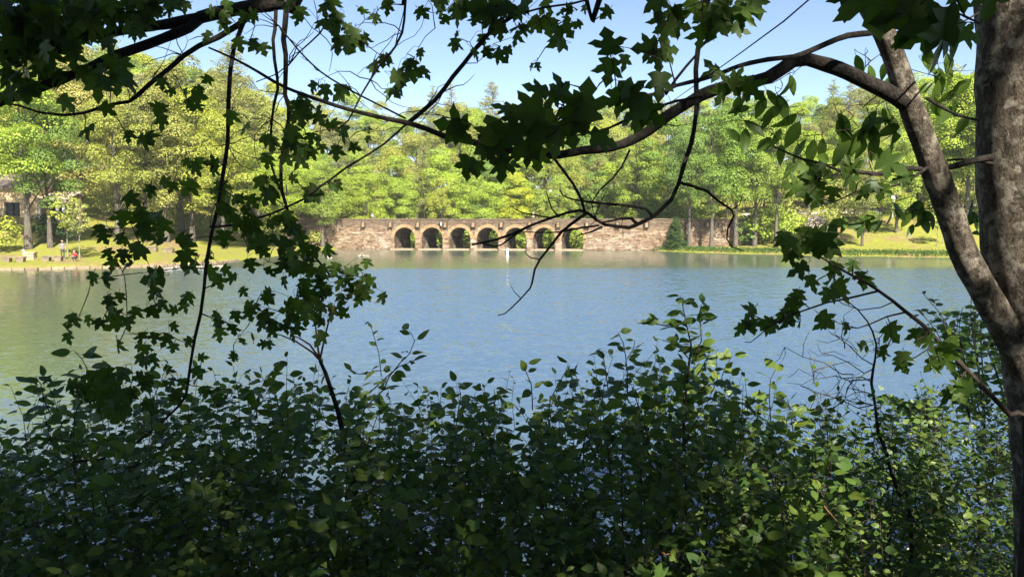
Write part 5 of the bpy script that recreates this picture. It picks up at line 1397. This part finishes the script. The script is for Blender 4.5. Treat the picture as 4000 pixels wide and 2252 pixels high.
# the tall spray, single high shoots and the sparse sprays that stand clear of the thicket
def spray(pl, pts, d, nl, Lpx, w=7, spread=1.0):
    pl.pxb(pts, w, 2.5, d, d, mat=M_TWIG, sides=5, name="shoot")
    pp, _ = smooth_path([P(x, y, d) for x, y in pts], [1] * len(pts), .02)
    for i in range(nl):
        k = int(len(pp) * (.15 + .85 * (i + sr.random() * .6) / nl)); k = min(k, len(pp) - 1)
        a = sr.uniform(0, 6.28); td = Vector((math.cos(a), math.sin(a) * .6, sr.uniform(-.2, .7))).normalized()
        l2 = Lpx * d / FPX * sr.uniform(.75, 1.15)
        pl.leaves.append((pp[k] + td * l2 * .65 * spread, td, Vector((sr.gauss(0, .5), -.5 + sr.gauss(0, .5), .8)), l2))
tall = plants[7][0]; leftk = plants[3][0]; mk = plants[4][0]
d = 2.9
spray(plants[2][0], [(1000, 1640), (1010, 1540), (1040, 1470), (1075, 1440)], 2.9, 10, 56, 5)
spray(plants[1][0], [(560, 1660), (600, 1560), (620, 1500), (650, 1470)], 2.85, 10, 60, 5)
spray(mk, [(1780, 1690), (1790, 1600), (1800, 1540), (1790, 1500)], 2.9, 9, 54, 5)
spray(mk, [(1900, 1700), (1920, 1620), (1935, 1560), (1930, 1520)], 2.9, 9, 50, 5)
spray(plants[8][0], [(3100, 1700), (3090, 1620), (3075, 1560)], 2.9, 8, 56, 5)
spray(tall, [(2670, 1760), (2672, 1600), (2690, 1440), (2700, 1350), (2680, 1260), (2660, 1160)], d, 46, 66, 14)
spray(tall, [(2700, 1420), (2740, 1330), (2730, 1230), (2740, 1190)], d, 20, 60)
spray(tall, [(2672, 1285), (2600, 1272), (2540, 1262), (2490, 1262)], d, 11, 58, 5)
spray(tall, [(2690, 1400), (2640, 1340), (2590, 1330)], d, 10, 60, 5)
spray(tall, [(2685, 1520), (2740, 1440), (2780, 1360)], d, 14, 60)
spray(tall, [(2700, 1560), (2760, 1500), (2810, 1500), (2830, 1440), (2860, 1390)], d, 14, 62, 6)
spray(plants[6][0], [(2380, 1560), (2370, 1480), (2360, 1410), (2350, 1370)], 2.95, 9, 55, 5)
spray(plants[6][0], [(2450, 1560), (2450, 1450), (2435, 1340), (2415, 1300)], 2.95, 12, 56, 6)
spray(plants[6][0], [(2450, 1400), (2475, 1360), (2480, 1330)], 2.95, 5, 44, 4)
spray(plants[5][0], [(2140, 1640), (2150, 1560), (2180, 1500), (2210, 1450), (2220, 1420)], 2.9, 13, 48, 6)
spray(plants[5][0], [(2080, 1600), (2075, 1500), (2050, 1440), (2055, 1420)], 2.9, 8, 48, 5)
spray(leftk, [(1400, 1720), (1420, 1600), (1500, 1520), (1520, 1470), (1560, 1420), (1600, 1380), (1620, 1330), (1600, 1290)], 2.9, 18, 60, 7)
spray(leftk, [(1350, 1620), (1480, 1500), (1560, 1430), (1625, 1405)], 2.9, 12, 58, 7)
spray(leftk, [(1490, 1470), (1480, 1380), (1460, 1310), (1445, 1260)], 2.9, 9, 42, 4)
spray(leftk, [(1490, 1445), (1400, 1460), (1380, 1450)], 2.9, 5, 52, 4)
spray(plants[8][0], [(3010, 1640), (3005, 1540), (3010, 1480), (3030, 1440)], 2.9, 9, 62, 5)
spray(plants[0][0], [(200, 1620), (170, 1560), (160, 1500), (140, 1470), (120, 1500)], 2.8, 9, 72, 5)
spray(plants[0][0], [(330, 1520), (340, 1440), (320, 1400), (290, 1370)], 2.8, 9, 76, 5)
for x_, yb, yt, w_ in [(3760, 1700, 1120, 150), (3860, 1650, 1200, 120), (3700, 1650, 1180, 100), (3560, 1700, 1540, 80)]:
    for k in range(9):
        a = sr.uniform(-1, 1)
        q = [(x_ + 90, yb), (x_ + 50 + a * 30, yb * .6 + yt * .4), (x_ + a * w_ * .5, yb * .25 + yt * .75), (x_ + a * w_ - 30, yt + sr.uniform(0, 160))]
        spray(plants[10][0], q, sr.uniform(4.0, 5.0), 24, 40, 5)
# the dark forked stem with reddish twigs left of centre
fk = leftk
b0 = P(1420, 2150, 3.0)
fk.branch([b0, P(1395, 1950, 2.95), P(1377, 1844, 2.95), P(1361, 1786, 2.95), P(1338, 1689, 2.95), P(1322, 1611, 2.95), P(1299, 1538, 2.95), P(1272, 1456, 2.95), P(1249, 1406, 2.95)], [.013, .012, .012, .012, .011, .010, .009, .008, .007], M_MBARK, "stem", wob=.08)
for q in ([(1249, 1406), (1220, 1375), (1155, 1332), (1097, 1308), (1060, 1300)], [(1250, 1402), (1272, 1301), (1287, 1243), (1290, 1200), (1270, 1190)], [(1245, 1395), (1210, 1345), (1170, 1320), (1140, 1308)], [(1248, 1400), (1238, 1330), (1232, 1260), (1215, 1210)], [(1280, 1255), (1300, 1220), (1305, 1190)]):
    fk.pxb(q, 9, 4, 2.95, 2.9, mat=M_RUST, name="branch")
# a few leafless rusty sticks low in the thicket
for pl, q in [(plants[7][0], [(2630, 1780), (2650, 1900), (2670, 2000), (2682, 2045)]), (plants[8][0], [(3205, 1955), (3230, 1990), (3270, 2035)]), (plants[6][0], [(2580, 2150), (2600, 2165), (2615, 2160)])]:
    pl.pxb(q, 9, 5, 2.5, 2.5, mat=M_RUST, name="stick", sides=5)

for pl, small in plants:
    lv = pl.leaves
    def vis(l):
        p = l[0]; x = p.x / p.y; z = (p.z - CAMZ) / p.y
        inside = abs(x) < .70 and z > -.50
        return -(l[3] / p.y) * (1 if inside else .1)
    lv.sort(key=vis)
    for c, td, nr, l2 in lv[:290]:
        pl.leaf(c, td, nr, l2, alder_m)
    mb = MB()
    cache = [([v.co.copy() for v in m.vertices], [tuple(p.vertices) for p in m.polygons]) for m in alder_m]
    for c, td, nr, l2 in lv[290:]:
        M = orient(td, nr); vsx, fsx = sr.choice(cache)
        o_ = c - M.col[1] * l2 * .45 - pl.o
        mb.add([o_ + M @ (v * l2) for v in vsx], fsx)
    if mb.v: tag(mb.build("foliage", M_ALDER, pl.root), kind="stuff")
    pl.finish()

# ------------------------------------------------------------------ the wood the camera stands in: trees behind and beside it
for i, (x_, y_, h_, k) in enumerate([(-6.5, -4.5, 15, "b3"), (8.2, -4.5, 16, "b1"), (-2.2, -8.5, 18, "b3"), (10.5, -8, 17, "b0"), (-12, -7, 16, "b1"), (0.5, -14, 20, "b3"), (-6, -14, 20, "b0"), (12, -16, 20, "b3"), (-14, -17, 20, "b1")]):
    tree(k, (x_, y_, gz(x_, y_)), h_, i * 1.3, (.035, .065, .014), "broadleaf_tree", "shady tree of the near wood behind the viewpoint", "trees of the near wood", sx_=1.05)

# ------------------------------------------------------------------ thin summer haze over the whole place
mh, nt, out = new_mat("haze_air")
pv = N(nt, "ShaderNodeVolumePrincipled")
pv.inputs["Color"].default_value = (.92, .95, 1, 1); pv.inputs["Density"].default_value = 0.00022; pv.inputs["Anisotropy"].default_value = 0.0
nt.links.new(pv.outputs[0], out.inputs["Volume"])
mb = MB(); mb.box(-530, 530, -430, 600, -4, 50)
hz_ = mb.build("haze", mh); tag(hz_, "thin pale summer haze in the air", "haze", kind="stuff")
